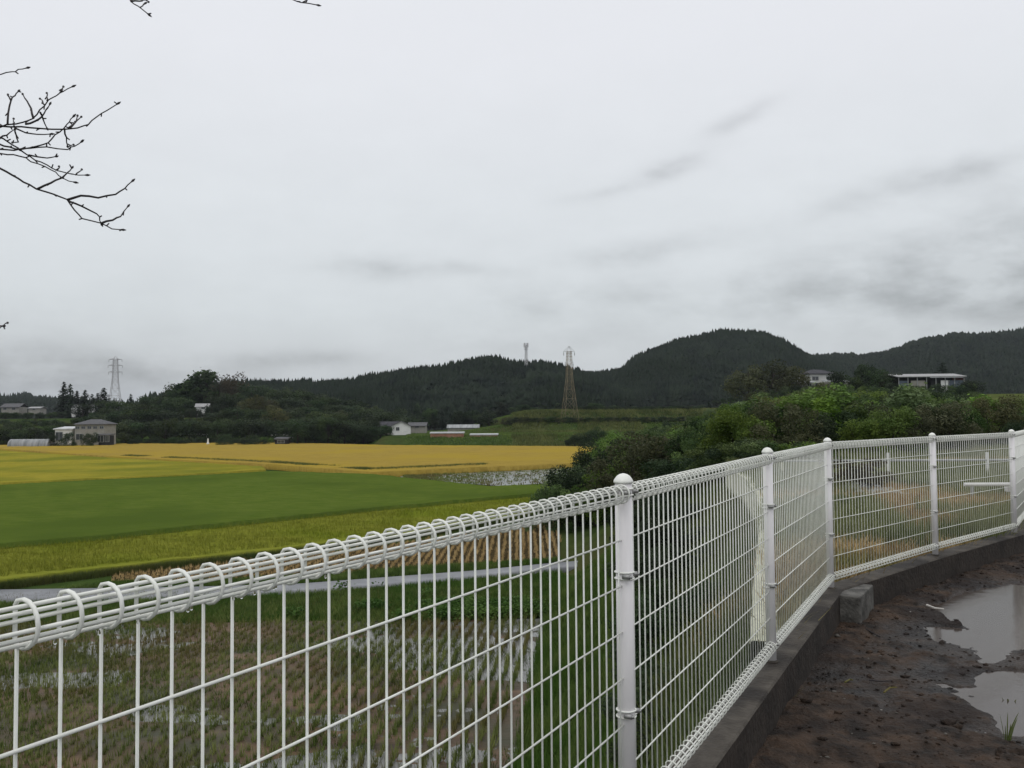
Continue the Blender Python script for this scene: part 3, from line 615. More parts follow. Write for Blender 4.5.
# ------------------------------------------------------------------ trees
def crown_mesh(name, seed, nleaf, size, shape='round', blobs=16, m=None):
    r = np.random.default_rng(seed); C = []; Rr = []
    for i in range(blobs):
        if shape == 'round':
            th = r.uniform(0, 2*np.pi); z = r.uniform(.30, .84); w = .40 * math.sqrt(max(.05, 1 - ((z - .5) / .5) ** 2)); q = w * math.sqrt(r.uniform(.15, 1)); rad = r.uniform(.11, .19)
        elif shape == 'shrub':
            th = r.uniform(0, 2*np.pi); z = r.uniform(.10, .82); w = .46 * math.sqrt(max(.05, 1 - (max(z - .25, 0) / .75) ** 2)); q = w * math.sqrt(r.uniform(.1, 1)); rad = r.uniform(.06, .17)
        elif shape == 'tall':
            th = r.uniform(0, 2*np.pi); z = r.uniform(.12, .92); w = .17 * (1.05 - z) ** .5; q = w * r.uniform(.3, 1); rad = r.uniform(.07, .12)
        C.append((math.cos(th) * q, math.sin(th) * q, z)); Rr.append(rad)
    C = np.array(C); Rr = np.array(Rr); w = Rr ** 2; bi = r.choice(len(C), nleaf, p=w / w.sum())
    d = r.normal(0, 1, (nleaf, 3)); d /= np.linalg.norm(d, axis=1)[:, None]; rr = Rr[bi] * (1 - r.power(2.2, nleaf) * 0 - .45 * r.uniform(0, 1, nleaf) ** 2.0) * r.uniform(.85, 1.12, nleaf)
    far_ = r.uniform(0, 1, nleaf) < .10; rr = np.where(far_, rr * r.uniform(1.1, 1.7, nleaf), rr); p = C[bi] + d * rr[:, None]; p[:, 2] = np.maximum(p[:, 2], .02)
    nn = d + r.normal(0, .6, (nleaf, 3)); nn /= np.linalg.norm(nn, axis=1)[:, None]
    a = np.cross(nn, r.normal(0, 1, (nleaf, 3))); a /= np.linalg.norm(a, axis=1)[:, None]; b = np.cross(nn, a); s = size * r.uniform(.6, 1.4, nleaf)[:, None]
    v = np.stack([p - a*s, p - b*s*.55, p + a*s, p + b*s*.55], 1).reshape(-1, 3)
    return mesh_np(name, v, np.arange(4 * nleaf).reshape(-1, 4), m), C, Rr
def conifer_mesh(name, seed, m, tiers=22, per=30, size=.05):
    r = np.random.default_rng(seed); V = []
    for i in range(tiers):
        z = .10 + .88 * i / (tiers - 1); rad = .17 * (1 - z) ** .75 + .012; rad *= r.uniform(.8, 1.15)
        n = int(per * (1.2 - z * .8)) 
        for k in range(n):
            th = r.uniform(0, 2*math.pi); q = rad * r.uniform(.35, 1.1); l = size * r.uniform(.7, 1.4) * (1.2 - z * .7)
            o = np.array([math.cos(th), math.sin(th), 0]); t = np.array([-o[1], o[0], 0]); c = o * q + np.array([0, 0, z + r.uniform(-.02, .02)])
            V += [c - o * l * .6 + [0, 0, l * .5], c - t * l * .5, c + o * l * .8 - [0, 0, l * .55], c + t * l * .5]
    V = np.array(V); return mesh_np(name, V, np.arange(len(V)).reshape(-1, 4), m)
PROTO = {}
def proto(key, kind, m, seed, nleaf=1500, size=.035, blobs=18, bark=None):
    root = empty({'round': 'broadleaf_tree', 'shrub': 'shrub', 'tall': 'slender_tree', 'conifer': 'cedar_tree', 'pole': 'tall_cedar'}[kind])
    if kind == 'conifer':
        c = conifer_mesh('crown', seed, m); c.parent = root
        t = MB(); t.tube([(0, 0, -.05), (0, 0, .5), (0, 0, .93)], [.018, .012, .003], 6); t.build('trunk', m_bark, root)
    else:
        c, C, Rr = crown_mesh('crown', seed, nleaf, size, kind, blobs, m); c.parent = root
        t = MB()
        if kind == 'shrub':
            for q in C[:7]: t.tube([(q[0]*.1, q[1]*.1, -.06), (q[0] * .5, q[1] * .5, q[2] * .5), tuple(q)], [.012, .009, .003], 5)
            t.build('stems', m_bark, root)
        else:
            t.tube([(0, 0, -.06), (.01, 0, .3), (0, .01, .55), (0, 0, .8)], [.028, .022, .014, .004], 7)
            for q in C[:9]: t.tube([(0, 0, max(.18, q[2] - .3)), (q[0]*.5, q[1]*.5, q[2] - .08), tuple(q)], [.012, .008, .003], 5)
            t.build('trunk', m_bark, root)
    PROTO[key] = root; return root
USED = {}
PL = []; GONE = {0,1,2,3,4,5,14,20,41,42,43,44,45,46,77,81,82,83,84,85,86,87,110,132,133,134,135,136,137,138,142,149,150,151,152,153,155,181,183,206,213,214,217,227,270,271,329,334,336,338,339,341,342,343,344,349,355,356,363,364,365,366,370,381,382,383,384,385,412,415,416,417,425,426,427,428,432,438,439,440,446,452,454,458,459,460,463,466,468,470,471,475,476,477,479,480,481,482,483,484,488,489,491,492,493,494,495,496,497,499,500,502,505,506,507,508,509,510,511,513,514,517,518,519,522,523,525,527,529,530,531,532,533,534,535,538,542,543,544,547,549,551,552,555,556,557,564,566,568,569,573,576,577,578,579,583,585,588,589,590,592,593,595,596,599,601,604,608,609,610,612,624,625,626}
def place(key, x, y, z, h, wd, label, cat='tree', group=None, rz=None, name=None):
    wd *= WF.get(key[:2], 1); o = copy_tree(PROTO[key]); o.location = (x, y, z); o.scale = (wd, wd, h); o.rotation_euler = (0, 0, random.uniform(0, 6.28) if rz is None else rz)
    if name: o.name = name
    o['uid'] = len(PL); tag(o, label, cat, group); PL.append((len(PL), o, 512 + F * x / y, y)); return o
m_wood = leafmat('wood_leaf', (.024, .038, .016), (.072, .094, .036))
for i in range(4): proto('bl%d' % i, 'round', m_wood, 100 + i, 2200, .030, 22)
for i in range(3): proto('bd%d' % i, 'round', m_leafd, 110 + i, 2200, .030, 22)
proto('br0', 'round', m_leafr, 120, 2000, .022, 18); proto('bo0', 'round', m_leafo, 121, 2200, .028, 22)
for i in range(3): proto('co%d' % i, 'conifer', m_con, 130 + i)
WF = {'co': 2.3, 'ta': 1.7, 'tb': 1.5}
for i in range(3): proto('ta%d' % i, 'tall', m_leafd, 135 + i, 1400, .03, 16)
for i in range(4): proto('sh%d' % i, 'shrub', m_leaf, 140 + i, 9000, .0165, 34)
for i in range(3): proto('sb%d' % i, 'shrub', m_leafb, 150 + i, 9000, .0165, 34)
for i in range(3): proto('sd%d' % i, 'shrub', m_leafd, 160 + i, 9000, .0165, 34)
for i in range(2): proto('tb%d' % i, 'tall', m_leafb if i else m_leaf, 175 + i, 4500, .018, 26)
proto('so0', 'shrub', m_leafo, 170, 8000, .0165, 34); proto('sr0', 'shrub', m_leafr, 171, 3000, .024, 24)

bA = line([(130, 458.5), (180, 461), (275, 465.5), (330, 470), (372, 473.3), (486, 468)], 0); bB = [p + Vector((0, -3.5, 0)) for p in bA]
bp_ = inside_loft(bA, bB, 9000, 61); bp_ = bp_[vnoise(bp_[:, 0], bp_[:, 1], .12, 62, 2) > -.25]
tag(blades('bund_grass', bp_, 5, .62, .4, .13, m_blade2, seed=63, lean=.4), 'rough green grass on the bank between the gold and deep green rice', 'grass', kind='stuff')
# --- wooded hills: far-off woods that read as one mass
def forest(name, rd, n, a0, a1, th, label, seed, ylo=0.0, wid=.22):
    r = np.random.default_rng(seed); B, D = rd[0], rd[1]; a = r.uniform(a0, a1, n * 3); Y = np.sqrt(r.uniform((B + (D - B) * ylo) ** 2, (D * 1.04) ** 2, n * 3)); X = a * Y
    Z = terrain_z(X, Y); Zr = ridge_z(X, Y, rd) + vnoise(X, Y, 1 / 90, 3, 3) * 5 * sstep((Y - rd[0]) / 60)
    k = (Zr >= Z - .6) & (Z > 1); X, Y, Z = X[k][:n], Y[k][:n], Z[k][:n]; n = len(X)
    H = th * r.uniform(.62, 1.22, n) * (1 + vnoise(X, Y, 1 / 40, seed, 2) * .35); Wd = H * wid * r.uniform(.8, 1.3, n)
    con = vnoise(X, Y, 1 / 70, seed + 5, 3) > -.18                      # conifers or rounder broadleaf crowns
    S_ = 7; vs = []; prof_c = [(.95, .12, .55), (.72, .42, .78), (.45, .66, 1.0)]; prof_b = [(1.15, .25, .70), (1.1, .48, .88), (.75, .72, .98)]
    th_ = r.uniform(0, 6.28, n)
    for t in range(3):
        for c in range(S_ + 1):
            if c < S_:
                rad = np.where(con, prof_c[t][0], prof_b[t][0]) * Wd * r.uniform(.62, 1.3, n); z = np.where(con, prof_c[t][1], prof_b[t][1]) * H + r.uniform(-.06, .06, n) * H
                ang = th_ + 2 * np.pi * c / S_ + t; vs.append(np.stack([X + np.cos(ang) * rad, Y + np.sin(ang) * rad, Z + z], 1))
            else:
                z = np.where(con, prof_c[t][2], prof_b[t][2]) * H; vs.append(np.stack([X, Y, Z + z], 1))
    V = np.stack(vs, 1); m_ = V.shape[1]; f = []
    for t in range(3):
        for c in range(S_): f.append((t * (S_ + 1) + c, t * (S_ + 1) + (c + 1) % S_, t * (S_ + 1) + S_))
    f = np.array(f)[None] + (np.arange(n) * m_)[:, None, None]
    tag(mesh_np(name, V.reshape(-1, 3), f.reshape(-1, 3), m_forest), label, 'forest', kind='stuff')
A_ = lambda px: (px - 512) / F
forest('forest', RIDGES[0], 11000, A_(112), A_(720), 9.5, 'dark cedar forest on the low middle ridge behind the fields', 201)
forest('forest', RIDGES[1], 16000, A_(450), A_(920), 9.5, 'dark forest on the rounded dome hill in the middle right', 202)
forest('forest', RIDGES[2], 15000, A_(690), A_(1400), 10, 'hazy forest on the long far ridge at the right', 203)
forest('forest', RIDGES[3], 3500, A_(-250), A_(330), 12, 'distant low forest line at the far left behind the village', 204)

# --- wood behind the village, at the left
def env(pts, x): return float(np.interp(x, [p[0] for p in pts], [p[1] for p in pts]))
def tree_row(Y, pts, x0, x1, step, keys, jit, wratio, label, group, skip=()):
    x = x0
    while x < x1:
        px = x + random.uniform(-.3, .3) * step; x += step
        if any(a < px < b for a, b in skip): continue
        yy = Y * random.uniform(.975, 1.025); top = at(px, env(pts, px) + random.uniform(0, jit), yy); z0 = tz(top.x, yy) - .2
        h = max(2.5, top.z - z0); k = random.choice(keys); wd = min(h * 1.7, random.uniform(*wratio))
        lb, gp = LG[k[:2]]; place(k, top.x, yy, z0, h, wd, lb % label, 'tree', gp % group)
LG = {'tb': ('slender bright tree %s', 'slender trees %s'), 'bl': ('green tree %s', 'green broadleaf trees %s'), 'bd': ('dark tree %s', 'dark broadleaf trees %s'), 'co': ('dark pointed cedar %s', 'pointed cedars %s'),
      'ta': ('narrow dark tree %s', 'narrow dark trees %s'), 'bo': ('olive tree %s', 'olive trees %s'), 'sh': ('green shrub %s', 'green shrubs %s'), 'sb': ('bright green shrub %s', 'bright shrubs %s'),
      'sd': ('dark shrub %s', 'dark shrubs %s'), 'so': ('olive yellow shrub %s', 'olive shrubs %s'), 'sr': ('reddish brown shrub %s', 'reddish shrubs %s')}
bl = ['bl0', 'bl1', 'bl2', 'bl3']; bd = ['bd0', 'bd1', 'bd2']
tree_row(318, [(-80, 411), (52, 411), (60, 400), (110, 398), (128, 398), (150, 393), (172, 390), (185, 380), (215, 380), (262, 383), (300, 386), (340, 396), (380, 402), (420, 412)], -60, 420, 11, bl + bd + bd + ['co1'], 5, (9, 14), 'in the back row of the wood behind the village', 'in the back row of the village wood', skip=((62, 78), (88, 102)))
tree_row(288, [(-80, 413), (58, 412), (110, 405), (128, 404), (150, 400), (172, 397), (190, 390), (215, 390), (262, 393), (300, 396), (340, 403), (380, 408), (420, 415)], -60, 420, 11, bl + bd + bd, 6, (8, 13), 'halfway up the wood behind the village', 'halfway up the village wood', skip=((66, 82), (190, 212)))
tree_row(262, [(-80, 418), (60, 416), (110, 411), (170, 406), (186, 414), (210, 414), (225, 404), (290, 404), (330, 408), (390, 412), (400, 420)], -60, 396, 9, bl + bd + bd + ['bo0'], 6, (7, 11), 'on the lower slope of the wood behind the village', 'on the lower slope of the village wood')
tree_row(238, [(-80, 425), (60, 424), (110, 419), (170, 416), (230, 417), (290, 416), (330, 414), (386, 420), (392, 428)], -60, 388, 7.5, bl + bd + bd, 5, (6, 9.5), 'in the front row of the wood at the edge of the fields', 'in the front row of the village wood')
tree_row(229, [(-80, 436), (60, 436), (400, 436)], 112, 384, 8, ['sd0', 'sd1', 'sh0', 'sd2'], 3, (4, 7), 'in the front row at the foot of the wood', 'in the low front row of the village wood')
tree_row(322, [(400, 404), (440, 402), (520, 402), (600, 402), (700, 404), (760, 398)], 395, 760, 8, ['co0', 'co1', 'co2', 'bd0', 'bd1', 'ta0', 'ta1'], 8, (4, 8), 'at the foot of the middle ridge', 'at the foot of the middle ridge')
tree_row(222, [(285, 424), (300, 415), (330, 415), (350, 420), (388, 421)], 290, 390, 8, bd, 4, (6, 9), 'in the dark clump touching the back of the gold rice field', 'in the dark clump behind the gold field')
# the skyline trees one can tell apart
for px, top, Y, k, wd, lb in ((64, 382, 330, 'co0', 9, 'tallest pointed cedar in the pair left of the pale pylon'), (70, 384, 328, 'co1', 9, 'second pointed cedar of the pair left of the pale pylon'),
                         (77, 391, 334, 'co2', 8, 'smaller cedar just right of the tall pair'), (85, 390, 332, 'co0', 9, 'cedar above the small white gable left of the pylon'), (92, 394, 330, 'co1', 8, 'low cedar between the two small white gables'),
                         (98, 393, 333, 'co2', 8, 'narrow cedar next to the pylon foot cedar'), (104, 388, 330, 'co0', 11, 'broad pointed cedar touching the left foot of the pale pylon'),
                         (131, 394, 318, 'co1', 6, 'lone little cedar just right of the pale pylon'),
                         (191, 373, 300, 'ta0', 16, 'left stem of the tall dark hilltop clump'), (199, 371, 303, 'ta1', 17, 'middle of the tall dark hilltop clump'), (207, 369, 300, 'ta2', 17, 'tallest dark tree of the hilltop clump'),
                         (186, 382, 298, 'ta1', 14, 'lowest left tree of the tall dark hilltop clump'),
                         (220, 372, 302, 'br0', 11, 'thin reddish brown tree beside the dark hilltop clump'), (236, 372, 304, 'br0', 14, 'wide see-through reddish brown tree on the hilltop'), (252, 381, 303, 'bd1', 10, 'round dark tree right of the reddish hilltop trees'),
                         (178, 388, 305, 'bd0', 9, 'small round dark tree left of the hilltop clump')):
    p = at(px, top, Y); z0 = tz(p.x, Y) - .3; place(k, p.x, Y, z0, p.z - z0, wd, lb)
for px, top in ((68, 404.5), (79, 405), (86, 404), (96, 404.5)): p = at(px, top, 314); place('co%d' % (px % 3), p.x, 314, tz(p.x, 314) - .3, max(2, p.z - tz(p.x, 314)), 4, 'low dark cedar in front of the tiny white gables', 'tree', 'low cedars before the white gables')
for px in (247, 256, 264, 272):
    p = at(px, 392 + abs(px - 258) * .5, 276); z0 = tz(p.x, 276) - .3; place('bo0', p.x, 276, z0, p.z - z0, 7, 'feathery light olive bamboo grove tree on the wooded slope', 'tree', 'bamboo grove on the slope', name='bamboo')
for px, top, w_, lb in ((224, 433, 4.6, 'dark clipped bush standing alone at the back edge of the gold field'), (247, 436.5, 4.5, 'low hedge bush right of the clipped bush'), (259, 437, 4.5, 'low hedge bush left of the small dark shed'),
                        (68, 431, 4.2, 'round bush in front of the flat roofed shed'), (90, 430, 4.2, 'round bush in front of the two storey house'), (53, 434, 3.0, 'bush at the end of the greenhouse tunnel')):
    p = at(px, top, 212); place('sd%d' % (px % 3), p.x, 212, tz(p.x, 212), p.z - tz(p.x, 212), w_, lb, 'bush')
for px, top, w_, lb in ((196.5, 407, 4, 'dark tree covering the wall of the pale house in the wood'), (192, 406, 5, 'dark tree covering the left side of the pale house in the wood'), (204, 411.5, 4.5, 'dark tree covering the foot of the pale house in the wood'), (212, 402, 5, 'dark tree covering the right side of the pale house in the wood')):
    p = at(px, top, 276); place('bd1', p.x, 276, tz(p.x, 276) - .2, p.z - tz(p.x, 276), w_, lb)
# --- middle distance: terraces and trees on them
for px, top, Y, w_, k, lb in ((489, 410, 262, 8, 'bd1', 'round dark tree left of the brown pylon'), (480, 414, 264, 6, 'bd0', 'smaller dark tree beside the grey roofs'), (616, 432, 52, 3.8, 'sd1', 'large dark shrub rising at the right end of the gold field'),
                          (576, 433, 190, 5, 'sd0', 'dark bush on the field edge below the terraces'), (587, 430, 190, 6, 'sd2', 'taller dark bush on the field edge below the terraces'), (597, 425, 190, 6, 'sd1', 'sloping dark bush nearest the hillside')):
    p = at(px, top, Y); z0 = tz(p.x, Y) - .1; place(k, p.x, Y, z0, max(1.5, p.z - z0), w_, lb, 'bush' if k[0] == 's' else 'tree')
for i, px in enumerate(range(578, 700, 5)):
    p = at(px, 405.8 + random.uniform(-.6, .6), 270); z0 = tz(p.x, 270); place('sd%d' % (i % 3), p.x, 270, z0, max(1.6, p.z - z0), 3.4, 'low dark hedge bush in the line along the top terrace', 'bush', 'hedge along the top terrace')
for i, px in enumerate(range(506, 700, 6)):
    p = at(px, 416.5 + random.uniform(-1, 1.5), 240); z0 = tz(p.x, 240); place('sd%d' % (i % 3) if i % 3 else 'so0', p.x, 240, z0, max(1.6, p.z - z0), 3.4, 'low bush in the line along the middle terrace', 'bush', 'hedge along the middle terrace')
q = np.stack([rng.uniform(-40, 95, 50000), rng.uniform(192, 285, 50000)], 1); a = q[:, 0] / q[:, 1]; k = (a > -.12) & (a < .30); q = q[k]; zz = terrain_z(q[:, 0], q[:, 1])
gsl = np.abs(terrain_z(q[:, 0], q[:, 1] + 1) - zz) > .08; a = q[:, 0] / q[:, 1]; ol = (a > .0) & (gsl | (q[:, 1] > 225)) & (vnoise(q[:, 0], q[:, 1], .08, 77, 2) > -.35)
pts = np.stack([q[:, 0], q[:, 1], zz], 1)
m_ol = leafmat('olive_weeds', (.085, .11, .034), (.18, .20, .07), .15, 0); m_ol.node_tree.nodes['Principled BSDF'].inputs['Specular IOR Level'].default_value = .02
tag(blades('terrace_weeds', pts[ol], 5, .75, .6, .22, m_ol, seed=31, lean=.5), 'olive weeds covering the terrace banks round the brown pylon', 'weeds', kind='stuff')
tag(blades('terrace_grass', pts[~ol], 4, .32, .6, .16, leafmat('terrace_green', (.075, .125, .028), (.135, .19, .045), .1, 0), seed=32, lean=.5), 'green grass on the flat terraces beyond the gold field', 'grass', kind='stuff')

# --- thicket on the hillside at the right
ENV = [(535, 478), (560, 463), (590, 452), (600, 436), (615, 430), (640, 424), (680, 419), (700, 410), (740, 399), (765, 387), (800, 385.5), (850, 386), (900, 384.5), (940, 386), (990, 390), (1010, 400), (1100, 396), (1250, 396)]
def thicket():
    cnt = 0; tries = 0; pts = []
    rows = [(28.5, 1.4, 2.3, 20), (34, 2.0, 3.4, 18), (38, 2.6, 3.6, 22), (43, 2.6, 4.2, 18), (50, 3.2, 5.6, 20), (61, 4.2, 7, 24), (74, 4.6, 8, 26), (90, 5, 8.5, 27), (108, 5.5, 9, 28), (130, 6, 9, 28), (157, 6, 9, 30), (184, 6, 9, 26)]
    for Y, h0, h1, n in rows:
        lo = max((foot(Y) + .6) / Y, .055 if Y < 60 else .09); hi = .72
        if Y < 30: lo = .20; hi = .50
        if 30 < Y < 45: lo = .04
        for i in range(n):
            a = lo + (hi - lo) * (i + random.uniform(.1, .9)) / n; yy = Y * random.uniform(.93, 1.07); x = a * yy; px = 512 + a * F
            if Y > 120 and a > .53: continue
            if Y < 38 and a > .50: continue
            if Y < 47 and a < (.225 if Y > 39 else .19): continue
            z0 = (PLOT if inpoly(np.array([[x, yy]]), pp)[0] else tz(x, yy)) - .15; h = random.uniform(h0, h1); zmax = at(px, env(ENV, px) + (random.uniform(-2, 8) if Y > 110 else random.uniform(0, 16)), yy).z
            if z0 + h > zmax: h = zmax - z0
            if h < 1.3: continue
            g = random.random(); near = px > 880 and Y > 60
            if near: kk = random.choice(['sd0', 'sd1', 'sd2', 'sh0'])
            elif g < .12: kk = random.choice(['tb0', 'tb1']); h *= 1.12
            elif g < .42: kk = random.choice(['sh0', 'sh1', 'sh2', 'sh3'])
            elif g < .58: kk = random.choice(['sb0', 'sb1', 'sb2'])
            elif g < .88: kk = random.choice(['sd0', 'sd1', 'sd2'])
            elif g < .97: kk = 'so0'
            else: kk = 'so0'
            zone = ('at the foot of the thicket just beyond the fence', 'in the middle of the thicket behind the fence', 'at the top of the thicket below the hill houses')[0 if Y < 55 else 1 if Y < 110 else 2]
            lb, gp = LG[kk[:2]]; place(kk, x, yy, z0, h, h * random.uniform(.95, 1.45) if Y > 38 else h * 1.2, lb % zone, 'shrub', gp % zone); cnt += 1
thicket()
# bushes standing at field level at the left end of the thicket and behind the near post
for i, (px, top, Y, w_, k) in enumerate(((552, 478, 50, 3.2, 'sh1'), (566, 464, 54, 4.2, 'sh2'), (583, 458, 52, 4, 'sd0'), (600, 462, 49, 4, 'sh0'), (604, 436, 58, 4.6, 'sd1'), (626, 430, 56, 5.4, 'sh3'), (640, 440, 50, 4.6, 'sh1'), (655, 430, 55, 5, 'sd2'),
                             (672, 428, 52, 5, 'sh0'), (688, 432, 48, 4.4, 'so0'), (705, 424, 50, 5, 'sb1'), (722, 428, 47, 4.2, 'sh2'), (742, 420, 48, 4.6, 'sd1'), (760, 425, 44, 4, 'sb0'))):
    p = at(px, top, Y); z0 = tz(p.x, Y) - .1; h = p.z - z0
    lb = ['lowest bush at the left tip of the thicket', 'bush in front of the flooded patch', 'dark bush hiding the right end of the flooded patch', 'bush right above the near part of the fence rail', 'dark tall bush against the gold field', 'highest leafy bush left of the nearest post top',
          'leafy bush straight above the nearest post', 'dark bush just right of the nearest post', 'green bush second to the right of the nearest post', 'olive bush halfway between the two nearest posts', 'bright bush halfway between the two nearest posts', 'green bush left of the second post', 'dark bush above the second post', 'bright bush just right of the second post'][i]
    place(k, p.x, Y, z0, h, w_, lb, 'bush')
# trees near the hill houses
for px, top, Y, w_, k, lb in ((748, 363, 196, 11, 'bo0', 'left half of the broad olive brown tree clump on the hill'), (772, 358, 198, 13, 'bo0', 'tallest broad olive brown tree on the hill'), (792, 364, 200, 9, 'bo0', 'olive tree touching the left side of the hill house'),
                          (836, 370, 192, 4.5, 'bd2', 'round dark tree standing in front of the hill house'), (860, 362, 205, 4.5, 'ta0', 'narrow dark cypress between the hill house and the barn'), (868, 363, 206, 6, 'bd0', 'dark tree beside the cypress'),
                          (876, 366, 204, 8, 'bd1', 'broad dark tree right of the cypress'), (888, 371, 204, 7, 'bl1', 'green tree at the left end of the long barn'), (942, 362, 222, 8, 'co1', 'dark cedar behind the long barn'),
                          (850, 374, 200, 6, 'bl0', 'green tree left of the cypress'), (972, 380, 190, 6, 'bd2', 'low dark tree at the right end of the barn'), (825, 381, 188, 5, 'so0', 'bright low tree in front of the hill house')):
    p = at(px, top, Y); z0 = tz(p.x, Y) - .3; place(k, p.x, Y, z0, max(2, p.z - z0), w_, lb)
for i, (px, top) in enumerate(((799, 383), (808, 384.5), (818, 383.5), (829, 384.5), (838, 383), (847, 382), (893, 382), (903, 384), (914, 383), (925, 384.5), (937, 383), (948, 384), (960, 382), (968, 381))):
    p = at(px, top, 190); z0 = tz(p.x, 190) - .3; place(['sd0', 'sh1', 'sd2', 'sh3'][i % 4], p.x, 190, z0, max(1.6, p.z - z0), 4.2, 'low shrub close in front of the hill buildings', 'shrub', 'low shrubs before the hill buildings')
for i, (px, top) in enumerate(((716, 441), (728, 437), (741, 439), (755, 436), (768, 438), (783, 440), (799, 439), (816, 440))):
    p = at(px, top, 23.5); place(['sh0', 'sd1', 'sb2', 'sh2'][i % 4], p.x, 23.5, PLOT - .5, p.z - PLOT + .5, 1.9, 'low shrub at the near edge of the dry plot', 'shrub', 'low shrubs at the plot edge')
# dark bushes on the upper bank, left of the curved wall
for i, (X_, Y_, h, w_) in enumerate(((2.6, 14.2, 1.3, 1.7), (1.9, 11.2, 1.1, 1.4), (3.1, 16.8, 1.3, 1.9), (3.8, 20.0, 1.1, 1.8), (1.45, 9.2, .8, 1.1), (4.4, 24.0, 1.4, 2.2), (3.1, 20.5, 1.3, 1.8), (1.2, 7.6, .6, .8), (4.0, 27.5, 2.0, 2.6), (5.4, 28, 1.8, 2.6), (2.1, 13.0, 1.2, 1.3), (2.2, 10.4, .7, .9))):
    ex = float(np.interp(Y_, EY, EX)); fx = foot(Y_); s_ = (ex - X_) / (ex - fx); zt = 4.66 * (1 - float(sstep(s_ * .92 + .04)))
    place('sd%d' % (i % 3), X_, Y_, zt - .1, h, w_, 'dark bush on the steep bank below the curved retaining wall', 'bush', 'dark bushes on the bank')
p = at(846, 462, 15); place('sr0', p.x + .1, 15, PLOT, p.z - PLOT + .1, 1.3, 'rusty red brown bush standing in the dry plot behind the corner post', 'bush')
for k in list(PROTO): drop_tree(PROTO[k])
ORD = 'zeroth first second third fourth fifth sixth seventh eighth ninth tenth eleventh twelfth thirteenth fourteenth fifteenth sixteenth seventeenth eighteenth nineteenth twentieth'.split() + ['twenty-' + w for w in 'first second third fourth fifth sixth seventh eighth ninth'.split()] + ['thirtieth'] + ['thirty-' + w for w in 'first second third fourth fifth sixth seventh eighth ninth'.split()]
def landmark(px, y):
    if y < 34 or (y < 60 and px > 700):
        L_ = ((700, 'below the near retaining wall'), (768, 'left of the second post'), (830, 'between second and third posts'), (880, 'just right of the corner post'), (933, 'left of the fourth post'), (980, 'right of the fourth post'), (9999, 'by the right edge'))
    elif px > 560:
        L_ = ((624, 'left of the nearest post'), (690, 'right of the nearest post'), (750, 'left of the olive hilltop trees'), (800, 'under the olive hilltop trees'), (850, 'under the white hill house'), (897, 'between hill house and barn'), (930, 'under the barn left half'), (970, 'under the barn right half'), (9999, 'by the right edge'))
    else:
        L_ = ((45, 'above the greenhouse tunnel'), (80, 'left of the two storey house'), (120, 'behind the two storey house'), (160, 'right of the pale pylon'), (200, 'left of the pale wood house'), (240, 'behind the clipped bush'), (285, 'behind the dark shed'), (340, 'left of the white gable'), (400, 'near the white gable'), (470, 'behind the long grey shed'), (9999, 'left of the brown pylon'))
    return next(n for x, n in L_ if px < x)
GONE -= {i for i, o, px, y in PL if 'terrace' in o['label']}
def relabel():
    from collections import defaultdict
    G = defaultdict(list)
    for i, o, px, y in PL:
        if i in GONE: continue
        if o.get('group'): G[(o['label'].split(' %s')[0], o['group'], landmark(px, y))].append((px, y, o))
    for (lb, gp, lm), L_ in G.items():
        L_.sort(key=lambda e: e[0]); kind = lb
        for a in (' in the ', ' on the ', ' halfway ', ' at the ', ' touching ', ' standing ', ' grove tree', ' before the', ' in front', ' close in'):
            if a in kind: kind = kind.split(a)[0]
        depth = ''
        for a, b in (('foot of the thicket', 'low front'), ('middle of the thicket', 'mid slope'), ('top of the thicket', 'hilltop'), ('back row', 'back row'), ('halfway', 'upper'), ('lower slope', 'lower slope'), ('front row', 'front row'), ('dark clump', 'field edge'), ('foot of the middle ridge', 'ridge foot'), ('top terrace', 'upper hedge'), ('middle terrace', 'lower hedge'), ('bank', 'bank'), ('bamboo', 'grove'), ('gables', 'low'), ('hill buildings', 'hilltop'), ('plot', 'plot edge')):
            if a in lb + gp: depth = b; break
        for k, (px, y, o) in enumerate(L_):
            o['label'] = (('%s %s %s' % (depth, kind, lm)) if len(L_) == 1 else '%s from left of the %s %ss %s' % (ORD[k + 1], depth, kind, lm)).replace('bushs', 'bushes')
            w_ = o['label'].split()
            if len(w_) > 16: o['label'] = o['label'].replace(' from left of the ', ' from left, ')
            w_ = o['label'].split()
            if len(w_) > 16: o['label'] = ' '.join(w_).replace('very ', '').replace('mid ', '')
relabel()
for i, o, px, y in PL:
    if i in GONE: drop_tree(o)
# meadow on the right hillside
def meadow():
    a = np.linspace(.545, .80, 40); Y = np.linspace(128, 205, 40); A2, Y2 = np.meshgrid(a, Y, indexing='ij'); X2 = A2 * Y2; Z2 = terrain_z(X2, Y2) + .08
    tag(mesh_np('meadow', np.stack([X2.ravel(), Y2.ravel(), Z2.ravel()], 1), grid_faces(40, 40), mat('meadow_grass', (.050, .070, .020), (.10, .115, .034), scale=.08, rough=1, spec=0, detail=6, stretch=(1, 3, 1))), kind='structure')
meadow()

